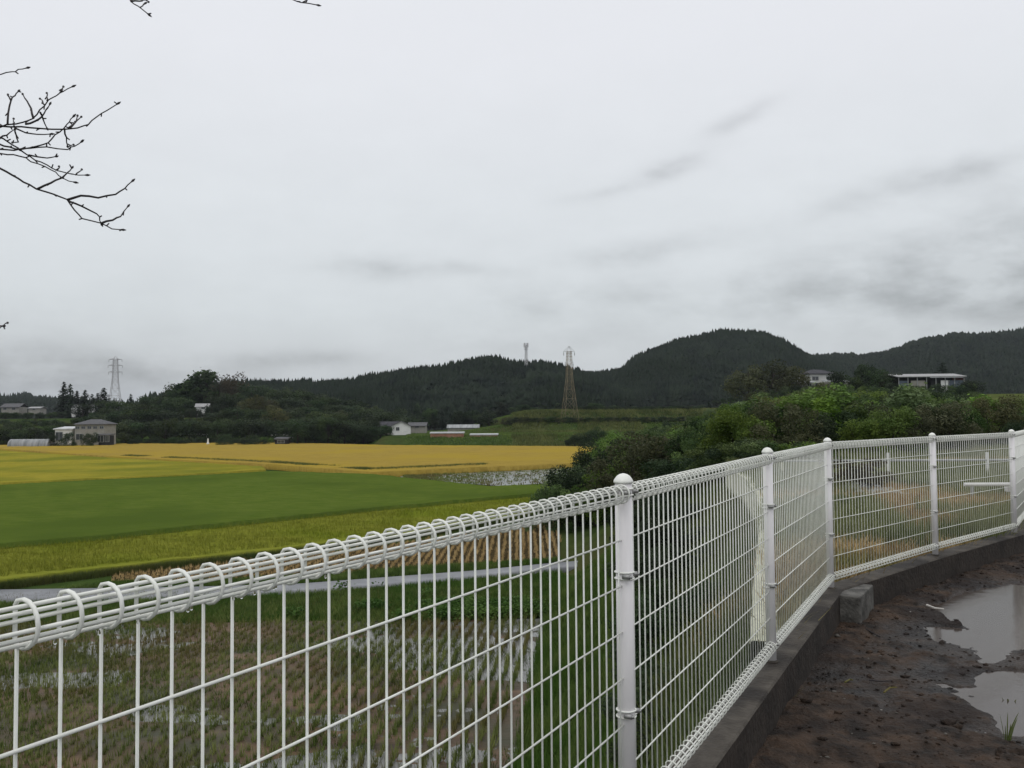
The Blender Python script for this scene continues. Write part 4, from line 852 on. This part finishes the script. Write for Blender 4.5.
# ------------------------------------------------------------------ buildings
def hip(mb, w, d, z0, z1, ridge, over=.5):
    x, y = w / 2 + over, d / 2 + over; r = ridge / 2
    mb.add([(-x, -y, z0), (x, -y, z0), (x, y, z0), (-x, y, z0), (-r, 0, z1), (r, 0, z1), (-x, -y, z0 - .15), (x, -y, z0 - .15), (x, y, z0 - .15), (-x, y, z0 - .15)],
           [(0, 1, 5, 4), (1, 2, 5), (2, 3, 4, 5), (3, 0, 4), (6, 7, 1, 0), (7, 8, 2, 1), (8, 9, 3, 2), (9, 6, 0, 3), (9, 8, 7, 6)])
def gable(mb, w, d, z0, z1, over=.4, axis='y', th=.14):  # ridge along axis
    x, y = (w / 2 + over, d / 2 + over) if axis == 'y' else (d / 2 + over, w / 2 + over)
    def P_(u, v, z): return (u, v, z) if axis == 'y' else (v, u, z)
    dz = (z1 - z0) * over / (w / 2 if axis == 'y' else d / 2)
    vs = [P_(-x, -y, z0 - dz), P_(0, -y, z1), P_(x, -y, z0 - dz), P_(-x, y, z0 - dz), P_(0, y, z1), P_(x, y, z0 - dz)]; vs += [(a, b, c + th) for a, b, c in vs]
    mb.add(vs, [(6, 7, 10, 9), (7, 8, 11, 10), (0, 3, 4, 1), (1, 4, 5, 2), (0, 1, 7, 6), (1, 2, 8, 7), (3, 9, 10, 4), (4, 10, 11, 5), (0, 6, 9, 3), (2, 5, 11, 8)])
def building(name, label, px, pyb, Y, w, d, h, rise, rooft='hip', rz=0, wallm=None, roofm=None, wins=(), cat='house', ridge=None, over=.5, zb=None):
    p = at(px, pyb, Y); z = zb if zb is not None else p.z; r = empty(name, (p.x, Y + d / 2, z), rz); tag(r, label, cat)
    wl = MB(); wl.box((0, 0, h / 2 - 1.5), (w, d, h + 3))
    if rooft == 'gable': wl.add([(-w/2, -d/2, h - .01), (w/2, -d/2, h - .01), (0, -d/2, h + rise), (-w/2, d/2, h - .01), (w/2, d/2, h - .01), (0, d/2, h + rise)], [(0, 1, 2), (4, 3, 5)])
    wl.build('wall', wallm or m_wallw, r)
    rf = MB()
    if rooft == 'hip': hip(rf, w, d, h + .16, h + rise, ridge or w * .35, over)
    elif rooft == 'gable': gable(rf, w, d, h, h + rise, over)
    elif rooft == 'gablex': gable(rf, w, d, h, h + rise, over, 'x'); wl2 = None
    elif rooft == 'flat': rf.add([(-w/2-over, -d/2-over, h), (w/2+over, -d/2-over, h), (w/2+over, d/2+over, h+rise), (-w/2-over, d/2+over, h+rise), (-w/2-over, -d/2-over, h+.25), (w/2+over, -d/2-over, h+.25), (w/2+over, d/2+over, h+rise+.25), (-w/2-over, d/2+over, h+rise+.25)], [(3,2,1,0),(4,5,6,7),(0,1,5,4),(1,2,6,5),(2,3,7,6),(3,0,4,7)])
    rf.build('roof', roofm or m_rooft, r)
    for (wx, wz, ww, wh) in wins:
        a = MB(); a.box((wx, -d/2 - .02, wz), (ww, .08, wh)); f_ = a.build('window', m_glass, r)
        b_ = MB()
        for sx in (-1, 1): b_.box((wx + sx * (ww / 2 + .03), -d/2 - .05, wz), (.07, .12, wh + .14))
        for sz in (-1, 1): b_.box((wx, -d/2 - .048, wz + sz * (wh / 2 + .03)), (ww, .11, .07))
        b_.box((wx, -d/2 - .052, wz), (.05, .1, wh)); b_.build('window_frame', m_galv, f_)
    return r
building('farmhouse', 'two storey beige house with grey hipped roof among the trees at the left', 89, 442, 217, 7.2, 7, 4.3, 1.35, 'hip', .05, m_wallg, m_rooft, [(-3, 3.6, .9, .6), (-1.6, 3.6, .9, .6), (-.1, 3.6, .9, .6), (1.3, 3.6, .9, .6), (2.9, 3.6, .9, .6), (-2.5, 1.3, 1.6, 1.4), (2.3, 1.3, 1.6, 1.4)], over=.4)
building('garage', 'open shed with bright white flat roof left of the two storey house', 63.5, 442, 218, 4.3, 5, 3.1, .5, 'flat', 0, m_wallw, m_whiteroof, [(-1.1, 1.4, 1.7, 2.1)], 'shed', over=.35)
building('lean_to', 'low dark lean-to with pale roof edge at the right side of the two storey house', 103.5, 442.5, 214, 2.4, 3, 1.7, .2, 'flat', 0, m_dark, m_rooft, [(-.7, .9, 1.4, 1.5), (.9, .9, .9, 1.4)], 'shed', over=.25)
building('village_house', 'small white house with pale roof half hidden high in the dark wood', 201, 411.5, 284, 3.8, 3.5, 1.6, .9, 'gablex', .2, m_wallw, mat('pale_roof', (.26, .26, .26), (.36, .36, .36), scale=2), [(.3, 1.2, 1.0, .7)], over=.4)
building('white_house', 'white gable ended house at the left end of the green terraces', 399.5, 432.5, 228, 5.0, 7, 1.7, 1.2, 'gable', .12, m_wallw, m_rooft, [(-.9, .95, .8, .8)], over=.35)
building('farm_shed', 'dark roofed low building behind the white gable house', 389, 432, 236, 5.5, 5, 1.6, 1.1, 'gablex', 0, m_wallg, m_darkroof, [(-1, .8, 1, .8)], over=.4, cat='shed')
building('farm_shed', 'grey roofed low house right of the white gable house', 417, 428, 240, 4.6, 5, .6, .8, 'gablex', 0, m_wallg, m_rooft, [(0, .3, 1, .3)], over=.4, cat='shed')
building('vinyl_shed', 'long low shed with greyish translucent roof behind the terraces', 463, 428.3, 250, 8.8, 4, .15, .8, 'gablex', 0, m_wallg, m_vinyl, [], over=.3, cat='shed')
for px, pb, w, lb in ((447, 437.5, 7.8, 'left one of two long low brown boxes with white tops on the green bank'), (484, 439.2, 6.4, 'right one of two long low brown boxes with white tops on the green bank')):
    building('low_shed', lb, px, pb, 205, w, 2.2, .95, .12, 'flat', -.02, m_brick, m_whiteroof, [], 'shed', over=.15)
building('hill_house', 'white two storey house with dark hipped roof on the right hillside', 821, 389, 205, 6.4, 6.5, 3.5, 1.25, 'hip', .15, mat('offwhite_wall', (.50, .50, .48), (.58, .58, .56), scale=1), m_darkroof, [(-1.9, 2.5, 1.5, .8), (1.6, 2.5, 1.2, .8), (-1.9, .9, 1.5, 1.0)], over=.5)
building('annex', 'low white roofed annex at the left foot of the hill house', 808, 387.5, 199, 3.0, 3, 1.1, .3, 'flat', .1, m_wallg, m_whiteroof, [(.2, .6, .8, .6)], 'shed', over=.2)
building('annex', 'low white roofed annex at the right foot of the hill house', 838, 387, 199, 4.6, 3, 1.2, .3, 'flat', .1, m_wallg, m_whiteroof, [(-1, .6, .8, .6)], 'shed', over=.2)
building('village_house', 'tiny white gable between the cedars left of the pylon, left one', 74, 409.5, 322, 2.8, 4, .9, .8, 'gable', .7, m_wallw, m_rooft, [(0, .8, .8, .5)], over=.3)
building('village_house', 'tiny white gable between the cedars left of the pylon, right one', 90, 409.5, 322, 2.2, 4, .9, .9, 'gable', .7, m_wallw, m_rooft, [(0, .8, .7, .5)], over=.3)
building('village_house', 'grey roofed house on the far left terrace', 10, 411, 345, 7, 6, 1.6, 1.3, 'gablex', 0, m_wallg, m_rooft, [(-2, .9, 1.2, .7), (1.5, .9, 1.2, .7)], over=.5)
building('village_house', 'small pale roofed shed on the far left terrace', 34, 410.5, 345, 4.5, 5, .9, .5, 'gablex', 0, m_wallg, mat('pale_roof', (.42,)*3), [(0, .5, 1, .4)], over=.4)
building('field_shed', 'small dark open shed with grey roof at the back edge of the gold field', 281, 443.5, 212, 3.0, 2.4, .95, .35, 'flat', 0, m_dark, m_rooft, [(0, .45, 1.6, .6)], 'shed', over=.2)
# greenhouse tunnel
def greenhouse():
    p = at(29, 444, 211); r = empty('greenhouse', (p.x, 212, .35), -.06); tag(r, 'long rounded grey vinyl greenhouse tunnel at the far left edge of the fields', 'greenhouse')
    w = MB(); L_ = 10; n = 14; seg = 20; V = []
    for i in range(seg + 1):
        x = -L_/2 + L_ * i / seg
        for k in range(n + 1): t = math.pi * k / n; V.append((x, -1.6 * math.cos(t), 1.95 * math.sin(t) ** .8 + .02 * math.sin(i * 2.1 + k)))
    w.add(V, [tuple(int(q) for q in f) for f in grid_faces(seg + 1, n + 1)]); w.build('cover', m_vinyl, r, True)
    for x in (-L_/2, L_/2):
        e = MB(); e.add([(x, -1.6 * math.cos(math.pi * k / n), 1.95 * math.sin(math.pi * k / n) ** .8) for k in range(n + 1)], [tuple(range(n + 1))]); e.build('end_wall', m_vinyl, r)
    for i in range(0, 11):
        x = -L_/2 + i; h_ = MB(); h_.tube([(x, -1.63 * math.cos(math.pi * k / n), 1.98 * math.sin(math.pi * k / n) ** .8) for k in range(n + 1)], .03, 5); h_.build('hoop', m_galv, r)
greenhouse()
# long open barn on the hill
def barn():
    a = at(930, 386.5, 200); r = empty('long_barn', (a.x, 202, a.z), -.05); tag(r, 'long open sided barn with pale metal roof on the right hillside', 'barn'); w, d, h = 14.6, 6, 2.0
    f_ = MB(); f_.add([(-w/2-.4, -d/2-.6, h+.15), (w/2+.4, -d/2-.6, h+.15), (w/2+.4, d/2, h+1.0), (-w/2-.4, d/2, h+1.0), (-w/2-.4, -d/2-.6, h+.30), (w/2+.4, -d/2-.6, h+.30), (w/2+.4, d/2, h+1.15), (-w/2-.4, d/2, h+1.15)], [(3,2,1,0),(4,5,6,7),(0,1,5,4),(1,2,6,5),(2,3,7,6),(3,0,4,7)]); f_.build('roof', MAT['pale_roof'], r)
    b_ = MB(); b_.box((0, d/2 - .1, h/2 - .8), (w, .15, h + 2.2)); b_.build('back_wall', m_dark, r)
    for i in range(8):
        x = -w/2 + w * i / 7; q = MB(); q.box((x, -d/2, h/2 - .9), (.16, .16, h + 2.1)); q.build('post', m_galv, r)
    for x, ww, m_ in ((-w/2 + 1.1, 2.2, m_bluewall), (-w/2 + 4.4, 3.2, m_wallg), (.8, 1.6, m_dark), (3.2, 2.0, m_wallw), (w/2 - 1.8, 3.4, m_bluewall)):
        q = MB(); q.box((x, -d/2 + .15, h/2 - 1.0 - .25), (ww, .08, h + 1.2)); q.build('wall_panel', m_, r)
    q = MB(); q.box((w/2 + .1, 0, h/2 - .7), (.12, d, h + 2.0)); q.build('end_wall', mat('rusty_end', (.22, .08, .06), (.30, .12, .09), scale=2), r)
    q = MB(); q.box((w*.22, -d/2 - .55, h + .02), (w*.5, .1, .12)); q.build('gutter', m_whiteroof, r)
barn()
# white guard rails at the foot of the wood
for x0, x1, y_, lb in ((188, 209, 434.5, 'thin white guard rail at the foot of the wood, left one'), (271, 296, 435.3, 'thin white guard rail behind the small dark shed')):
    A = at(x0, y_, 234); B = at(x1, y_, 234); r = empty('guard_rail', (A.x, 234, tz(A.x, 234))); tag(r, lb, 'guard rail'); L_ = (B - A).length; zz = A.z - tz(A.x, 234)
    q = MB(); q.box((L_/2, 0, zz), (L_, .08, .3)); q.build('rail', m_wallw, r)
    for i in range(4): q = MB(); q.tube([(L_ * (i + .5) / 4, .08, -.4), (L_ * (i + .5) / 4, .08, zz + .1)], .06, 6); q.build('post', m_wallw, r)
A = at(208, 438, 218); q = MB(); q.lathe((A.x, 218, 0), [(.38, -.15), (.36, .75), (.22, 1.05), (.20, 1.9), (.05, 2.0)], 10); tag(q.build('water_tank', m_wallw), 'small white standing tank at the right end of the left guard rail', 'tank')

# ------------------------------------------------------------------ pylons
def lattice(name, label, px, pyt, Y, base_z, wb, wt, arms, bar, m, mt=None, waist=None, peak=1.5, segs=9):
    T = at(px, pyt, Y); H_ = T.z - base_z; r = empty(name, (T.x, Y, base_z)); tag(r, label, 'pylon'); r.rotation_euler.z = .25
    hb = H_ - peak; wz = hb * (waist or .6)
    def half(z): return (wb + (wt * 1.35 - wb) * (z / wz)) / 2 if z < wz else (wt * 1.35 + (wt - wt * 1.35) * (z - wz) / (hb - wz)) / 2
    zs = [0]; k = .84
    st = hb * (1 - k) / (1 - k ** segs)
    for i in range(segs): zs.append(zs[-1] + st * k ** i)
    cs = ((-1, -1), (1, -1), (1, 1), (-1, 1))
    for sx, sy in cs: 
        q = MB(); q.tube([(sx * half(z), sy * half(z), z) for z in zs] , bar, 4); q.build('leg', m, r)
    for side in range(4):
        a, b = cs[side], cs[(side + 1) % 4]; q = MB()
        for i in range(segs):
            z0, z1 = zs[i], zs[i + 1]; h0, h1 = half(z0), half(z1)
            q.tube([(a[0]*h0, a[1]*h0, z0), (b[0]*h1, b[1]*h1, z1)], bar * .6, 4); q.tube([(b[0]*h0, b[1]*h0, z0), (a[0]*h1, a[1]*h1, z1)], bar * .6, 4); q.tube([(a[0]*h1, a[1]*h1, z1), (b[0]*h1, b[1]*h1, z1)], bar * .6, 4)
        q.build('bracing', m, r)
    q = MB(); h1 = half(hb)
    for sx, sy in cs: q.tube([(sx*h1, sy*h1, hb), (0, 0, hb + peak)], bar * .8, 4)
    q.build('peak', mt or m, r)
    for dz, L_ in arms:
        z = hb - dz; hh = half(z)
        for s_ in (-1, 1):
            q = MB()
            for sy in (-1, 1): q.tube([(s_*hh, sy*hh, z), (s_*L_, 0, z + .05)], bar * .8, 4); q.tube([(s_*hh, sy*hh, z + peak * .3) if dz > .2 else (0, 0, hb + peak), (s_*L_, 0, z + .05)], bar * .7, 4)
            q.tube([(s_*(hh+L_)/2, -hh/2, z), (s_*(hh+L_)/2, hh/2, z)], bar*.6, 4); ar = q.build('cross_arm', mt or m, r)
            i_ = MB(); i_.lathe((s_*L_*.98, 0, z - 1.2), [(.06, 0), (.14, .1), (.06, .2), (.14, .4), (.06, .5), (.14, .7), (.06, .8), (.05, 1.2)], 8); i_.build('insulator', m_galv, ar)
    return r
lattice('pylon', 'pale grey lattice pylon with three arm levels on the left skyline', 115.5, 356, 420, tz(-190, 420) - 1, 6.2, 1.9, [(.3, 3.0), (3.2, 3.3), (6.4, 3.1)], .10, m_steel, peak=1.4, waist=.62, segs=11)
lattice('pylon', 'brown lattice pylon with one wide top arm in front of the middle ridge', 569, 346, 262, tz(at(569, 400, 262).x, 262) - .5, 4.6, 1.25, [(.1, 1.75), (3.4, 1.3)], .050, m_rust, m_steel, waist=.62, peak=1.6, segs=11)
def mast():
    T = at(526, 343, 470); r = empty('antenna_mast', (T.x, 470, tz(T.x, 470))); tag(r, 'slim pale antenna mast standing on the middle ridge', 'mast'); H_ = T.z - tz(T.x, 470)
    for sx, sy in ((-1, -1), (1, -1), (0, 1)): q = MB(); q.tube([(sx*1.0, sy*1.0, 0), (sx*.5, sy*.5, H_ - 1)], .13, 4); q.build('leg', m_steel, r)
    q = MB(); n = 14
    for i in range(n):
        z0, z1 = H_ * i / n * .95, H_ * (i + 1) / n * .95; a = 1 - .5 * i / n
        for (p_, s_) in (((-1, -1), (1, -1)), ((1, -1), (0, 1)), ((0, 1), (-1, -1))): q.tube([(p_[0]*a, p_[1]*a, z0), (s_[0]*a, s_[1]*a, z1)], .08, 4); q.tube([(p_[0]*a, p_[1]*a, z1), (s_[0]*a, s_[1]*a, z1)], .07, 4)
    q.build('bracing', m_steel, r)
    q = MB(); q.lathe((0, 0, H_ - 3.4), [(1.2, 0), (1.2, .25)], 12); q.build('platform', m_steel, r)
    for k in range(6):
        t = k * math.pi / 3; q = MB(); q.box((1.1 * math.cos(t), 1.1 * math.sin(t), H_ - 1.2), (.4, .4, 2.4), t); q.build('antenna', m_steel, r)
mast()

# ------------------------------------------------------------------ things on the neighbouring plot
def plot_items():
    # low tube railing across the plot
    Y = 18.2; x0 = at(772, 464, Y).x; x1 = at(1060, 464, Y).x + 3; zr = PLOT + .36
    r = empty('tube_railing', (x0, Y, PLOT)); tag(r, 'low grey tube railing crossing the dry plot behind the fence', 'railing'); L_ = x1 - x0
    q = MB(); q.tube([(0, 0, .36), (L_, -.6, .36)], .024, 8); q.build('rail', m_galv, r)
    for px in (782, 885, 980, 1080): x = at(px, 470, Y).x - x0; q = MB(); q.tube([(x, -.6 * x / L_, -.1), (x, -.6 * x / L_, .52 if px in (885, 980) else .34)], .030, 8); q.build('post', m_wallw if px != 782 else m_paleconc, r)
    # white bar barrier at the right
    Y = 13.2; a = at(964, 484.5, Y); b_ = at(1060, 482, Y); r = empty('white_bar', (a.x, Y, PLOT)); tag(r, 'white pipe bar on short legs behind the right end of the fence', 'barrier'); L_ = (b_ - a).length + 1; zz = a.z - PLOT
    q = MB(); q.tube([(0, 0, zz), (L_, -.1, zz)], .028, 8); q.build('bar', m_wallw, r)
    for x in (.12, .85, L_ - .1): q = MB(); q.tube([(x, 0, -.1), (x, 0, zz)], .022, 8); q.build('leg', m_galv, r)
    q = MB(); q.box((.75, .1, zz - .07), (.12, .10, .10)); q.build('bracket', m_wallw, r)
    # crumpled blue-grey sheet
    n, m_ = 50, 26; xs = np.linspace(0, 1, n); ys = np.linspace(0, 1, m_); U, V_ = np.meshgrid(xs, ys, indexing='ij'); A = at(862, 492, 14); B = at(908, 491, 14)
    X = A.x + (B.x - A.x) * U + vnoise(U * 3, V_ * 3, 1, 95, 2) * .05; Yy = 13.9 + 1.7 * V_ + vnoise(U * 4, V_ * 2, 1, 96, 2) * .10; Z = PLOT + .04 + .06 * np.abs(vnoise(X, Yy, 3, 97, 3)) + .05 * V_ 
    tag(mesh_np('plastic_sheet', np.stack([X.ravel(), Yy.ravel(), Z.ravel()], 1), grid_faces(n, m_), m_tarp), 'crumpled pale blue grey plastic sheet lying on the dry plot', 'plastic sheet')
plot_items()
# concrete beam barrier at the end of the road, under the bushes
A = at(566, 551, 44.5); B = at(704, 540, 47.5); r = empty('concrete_barrier', (A.x, A.y, 0)); tag(r, 'weathered grey beam barrier in the shade behind the nearest post', 'barrier'); r.rotation_euler.z = math.atan2(B.y - A.y, B.x - A.x); L_ = (B.xy - A.xy).length
q = MB(); q.box((L_/2, 0, A.z + .0), (L_, .25, .30)); q.build('beam', m_galv, r)
for i in range(4): q = MB(); q.box((L_ * (i + .5) / 4, .1, A.z / 2 - .1), (.22, .22, A.z)); q.build('post', m_block, r)

# ------------------------------------------------------------------ bits on the mud
def stick(name, pts, rad, m, label, cat, group=None):
    q = MB(); n = len(pts); q.tube([gr(x, y, SOIL).xy.to_3d() + Vector((0, 0, SOIL + .018 + random.uniform(0, .004))) for x, y in pts], [rad * (1 - .5 * i / n) for i in range(n)], 6); return tag(q.build(name, m), label, cat, group)
stick('pale_stick', [(927, 608), (935, 611), (944, 612)], .009, m_white_bits, 'pale peeled stick at the tip of the larger puddle', 'stick')
stick('dark_twig', [(857, 626), (868, 633), (880, 640)], .007, m_branch, 'dark twig lying in front of the concrete block', 'twig')
for i, pts in enumerate(([(869, 684), (880, 685), (892, 684)], [(884, 696), (890, 692), (897, 691)], [(905, 748), (915, 752), (925, 757)], [(845, 686), (850, 683), (853, 684)], [(941, 576), (946, 575), (951, 574)])):
    stick('twig', pts, .005, m_branch if i in (0, 2) else m_stub, ('thin dark twig lying on the mud nearest the kerb wall corner', 'short dry stem just beyond the first thin twig', 'thin dark twig near the bottom edge of the mud', 'tiny dry stem on the mud closest to the wall', 'tiny dry stem on the mud beyond the larger puddle')[i], 'twig')
def sprout(px, py, n, h, seed, label, spread=.03):
    g = gr(px, py, SOIL); r_ = random.Random(seed); q = MB()
    for i in range(n):
        t = r_.uniform(0, 6.28); l = r_.uniform(.15, .5); p0 = Vector((g.x + math.cos(t) * spread * r_.random(), g.y + math.sin(t) * spread * r_.random(), SOIL - .01)); hh = h * r_.uniform(.5, 1)
        pts = [p0 + Vector((math.cos(t) * l * hh * s ** 1.6, math.sin(t) * l * hh * s ** 1.6, hh * s)) for s in (0, .3, .6, .85, 1)]; ww = [.003, .0035, .003, .002, .0004]; sd_ = Vector((-math.sin(t + .8), math.cos(t + .8), 0))
        vs = [];
        for p_, w_ in zip(pts, ww): vs += [p_ - sd_ * w_, p_ + sd_ * w_]
        q.add(vs, [(2*k, 2*k+1, 2*k+3, 2*k+2) for k in range(4)])
    tag(q.build('grass_sprout', m_blade2), label, 'grass sprout')
sprout(1006, 742, 7, .14, 3, 'tuft of long green grass blades standing in the nearer puddle', .02); sprout(1009, 700, 4, .028, 4, 'small flat green weed in the nearer puddle', .03)
def scatter(name, n, size, m, label, kind_, seed, lo=(1.2, 2.2), hi=(6.5, 8.5), flat=.6):
    r_ = np.random.default_rng(seed); V = []; Fc = []; k = 0
    ico = bmesh.new(); bmesh.ops.create_icosphere(ico, subdivisions=1, radius=1); iv = np.array([v.co[:] for v in ico.verts]); fi = np.array([[v.index for v in f.verts] for f in ico.faces]); ico.free()
    X = r_.uniform(lo[0], hi[0], n); Y = lo[1] + (hi[1] - lo[1]) * r_.uniform(0, 1, n) ** 1.3; ok = (X > wall_inner(Y) + .12); X, Y = X[ok], Y[ok]
    d = np.minimum(pdist(X, Y, pud1), pdist(X, Y, pud2)); ok = d > -.02; X, Y = X[ok], Y[ok]; Z = soil_z(X, Y); sz = size * r_.lognormal(0, .6, len(X))
    P_ = []
    for i in range(len(X)):
        v = iv * (1 + r_.uniform(-.3, .3, (len(iv), 1))) * sz[i]; v[:, 2] *= flat; v[:, 0] *= r_.uniform(.7, 1.6); P_.append(v + [X[i], Y[i], Z[i] + sz[i] * .15]); Fc.append(fi + k); k += len(iv)
    tag(mesh_np(name, np.concatenate(P_), np.concatenate(Fc), m), label, name.replace('_', ' '), kind=kind_)
scatter('soil_clods', 9000, .0055, m_soil, 'dark crumbs and clods of wet earth scattered over the yard', 'stuff', 51)
scatter('gravel', 900, .0045, m_pebble, 'small brown stones sprinkled over the mud', 'stuff', 52)
scatter('pale_chips', 60, .0055, m_white_bits, 'little pale chips lying on the mud', 'stuff', 53, flat=.35)
# soil heap by the wall
g = gr(790, 745, SOIL)
# ------------------------------------------------------------------ cherry tree at the left, its bare twigs reaching into the picture
def cherry():
    base = Vector((-3.6, 2.6, 2.6)); r = empty('cherry_tree', base); tag(r, 'bare dark cherry tree at the left edge, its leafless twigs reaching across the sky', 'tree')
    def tw(pts, rad, parent, name='branch', r1=None):
        q = MB(); P_ = [p - base for p in pts]; n = len(P_); q.tube(P_, [rad + ((r1 or rad * .4) - rad) * i / (n - 1) for i in range(n)], 6); return q.build(name, m_branch, parent, True)
    fork = Vector((-3.5, 2.75, CZ - .6)); q = MB(); q.tube([Vector((0, 0, -.3)), Vector((.05, .05, 1.5)), fork - base, Vector((-3.4, 2.8, CZ + 1.2)) - base, Vector((-3.1, 2.9, CZ + 2.6)) - base], [.16, .13, .11, .08, .04], 10); tr = q.build('trunk', m_bark, r, True)
    rr = random.Random(5)
    def W(x, y, Y): return at(x, y, Y)
    def twig(px, rad, Y=3.0, dY=.12, bud=True, start=None):
        pts = []; n = len(px)
        # denser polyline with small kinks
        base_pts = [W(x, y, Y + dY * i / max(1, n - 1)) for i, (x, y) in enumerate(px)]
        if start is not None: base_pts = [start] + base_pts
        out = []
        for a, b in zip(base_pts, base_pts[1:]):
            m_ = max(2, int((b - a).length / .035))
            for k in range(m_): out.append(a.lerp(b, k / m_) + Vector((rr.uniform(-1, 1), rr.uniform(-1, 1), rr.uniform(-1, 1))) * .0022)
        out.append(base_pts[-1]); br = tw(out, rad, r, 'branch', .0018)
        if bud:
            for k in range(2, len(out), rr.choice((3, 4))):
                q = MB(); p_ = out[k] - base; dd = Vector((rr.uniform(-1, 1), rr.uniform(-.3, .3), rr.uniform(-1, 1))).normalized(); q.tube([p_, p_ + dd * rr.uniform(.008, .016)], [.0026, .0022], 5); q.build('spur', m_branch, br)
            q = MB(); e = out[-1] - base; d_ = (out[-1] - out[-2]).normalized(); q.tube([e - d_ * .004, e + d_ * .006, e + d_ * .016], [.002, .0045, .001], 6)
            q.build('bud', m_branch, br)
    s1 = Vector((-3.42, 2.8, CZ + .55)); s2 = Vector((-3.45, 2.78, CZ + .45)); s3 = Vector((-3.4, 2.8, CZ + .95))
    q1 = 4.2667
    Z_ = lambda L_: [(x / q1, 60 + y / q1) for x, y in L_]
    for L_, rad, st in ((Z_([(-60, 290), (0, 283), (90, 285), (170, 293), (270, 297), (330, 292), (375, 275), (410, 245), (455, 215), (500, 188)]), .0065, s1),
                        (Z_([(-60, 300), (0, 285), (30, 276), (100, 268), (140, 248), (170, 215), (205, 172), (240, 150), (268, 132), (308, 114)]), .0055, s1),
                        (Z_([(110, 275), (150, 262), (180, 240), (195, 215), (212, 190)]), .0032, None), (Z_([(32, 276), (38, 225), (48, 172), (62, 150), (78, 134)]), .0034, None), (Z_([(48, 172), (42, 160), (34, 148)]), .0028, None),
                        (Z_([(142, 248), (132, 208), (115, 175), (98, 148)]), .0034, None), (Z_([(172, 225), (185, 250), (200, 290)]), .0028, None), (Z_([(200, 175), (203, 158), (200, 142)]), .0024, None), (Z_([(186, 190), (182, 178), (172, 166)]), .0024, None), (Z_([(262, 136), (268, 124), (270, 114)]), .0022, None),
                        (Z_([(-60, 345), (0, 358), (40, 372), (95, 382), (160, 365), (205, 352), (235, 320), (275, 292), (295, 262), (312, 242)]), .0065, s2), (Z_([(300, 290), (325, 262), (345, 244)]), .003, None), (Z_([(290, 288), (318, 270), (330, 240)]), .0025, None),
                        (Z_([(-60, 385), (0, 382), (60, 384), (130, 376), (200, 372), (290, 380), (320, 368), (346, 350)]), .0065, s2), (Z_([(276, 296), (283, 330), (288, 366)]), .0028, None), (Z_([(285, 370), (300, 366), (312, 362)]), .002, None),
                        (Z_([(-60, 315), (0, 330), (30, 345), (75, 375), (110, 400), (150, 425), (200, 448), (245, 472), (300, 488), (366, 491)]), .0055, s2), (Z_([(320, 489), (335, 478), (348, 468)]), .0022, None), (Z_([(250, 470), (252, 462), (252, 455)]), .002, None),
                        (Z_([(-60, 395), (0, 397), (60, 405), (110, 415), (130, 432), (190, 455), (235, 480), (270, 508), (316, 521)]), .0045, s2), (Z_([(120, 405), (160, 412), (200, 418), (237, 412)]), .0026, None),
                        (Z_([(-80, 430), (0, 464), (50, 488), (100, 520), (155, 549), (230, 575), (285, 598), (320, 640), (350, 676), (430, 698), (480, 722), (518, 724)]), .0068, s2 - Vector((0, 0, .1))),
                        (Z_([(158, 549), (215, 525), (260, 502), (290, 480), (306, 462)]), .0034, None), (Z_([(285, 598), (345, 576), (420, 586), (490, 573), (530, 545), (563, 518)]), .0038, None), (Z_([(292, 604), (350, 625), (400, 650), (422, 668), (432, 698)]), .003, None), (Z_([(430, 698), (480, 682), (515, 665), (545, 626)]), .0034, None),
                        (Z_([(64, 290), (68, 320), (76, 350), (55, 352)]), .0026, None), (Z_([(66, 292), (110, 308), (160, 318), (215, 316)]), .0026, None), (Z_([(0, 335), (30, 320), (62, 296)]), .003, None), (Z_([(58, 284), (60, 268), (58, 252)]), .002, None),
                        (Z_([(-60, 62), (0, 60), (50, 52), (80, 42), (114, 34)]), .0036, s3), ([(-20, 330), (0, 326), (3, 325), (7, 323)], .004, s2 - Vector((0, 0, .35))), ([(-20, 333), (0, 328), (4, 326)], .003, s2 - Vector((0, 0, .36))),
                        ([(112, -30), (125, -8), (131, 1), (139, 7), (148, 14)], .004, s3 + Vector((.1, 0, .5))), ([(131, 1), (140, 1), (146, 0)], .003, None), ([(140, 8), (144, 4), (148, 2)], .002, None),
                        ([(230, -60), (270, -14), (292, -1), (301, 3), (317, 5)], .004, s3 + Vector((.1, 0, .9))), ([(303, 3), (307, 0), (309, -6)], .0028, None)):
        twig(L_, rad * 1.2, start=st, dY=.10)
cherry()

# ------------------------------------------------------------------ haze
hb = MB(); hb.box((0, 2000, 64), (7200, 4400, 132 + 16)); hz = hb.build('haze', m_dark); hz.data.materials.clear()
hm = bpy.data.materials.new('haze'); hm.use_nodes = True; t = hm.node_tree; t.nodes.clear(); o_ = N(t, 'ShaderNodeOutputMaterial'); pv = N(t, 'ShaderNodeVolumePrincipled'); pv.inputs['Color'].default_value = (.86, .93, 1, 1); pv.inputs['Density'].default_value = .00009; pv.inputs['Anisotropy'].default_value = .2
t.links.new(pv.outputs[0], o_.inputs['Volume']); hz.data.materials.append(hm); tag(hz, kind='stuff')
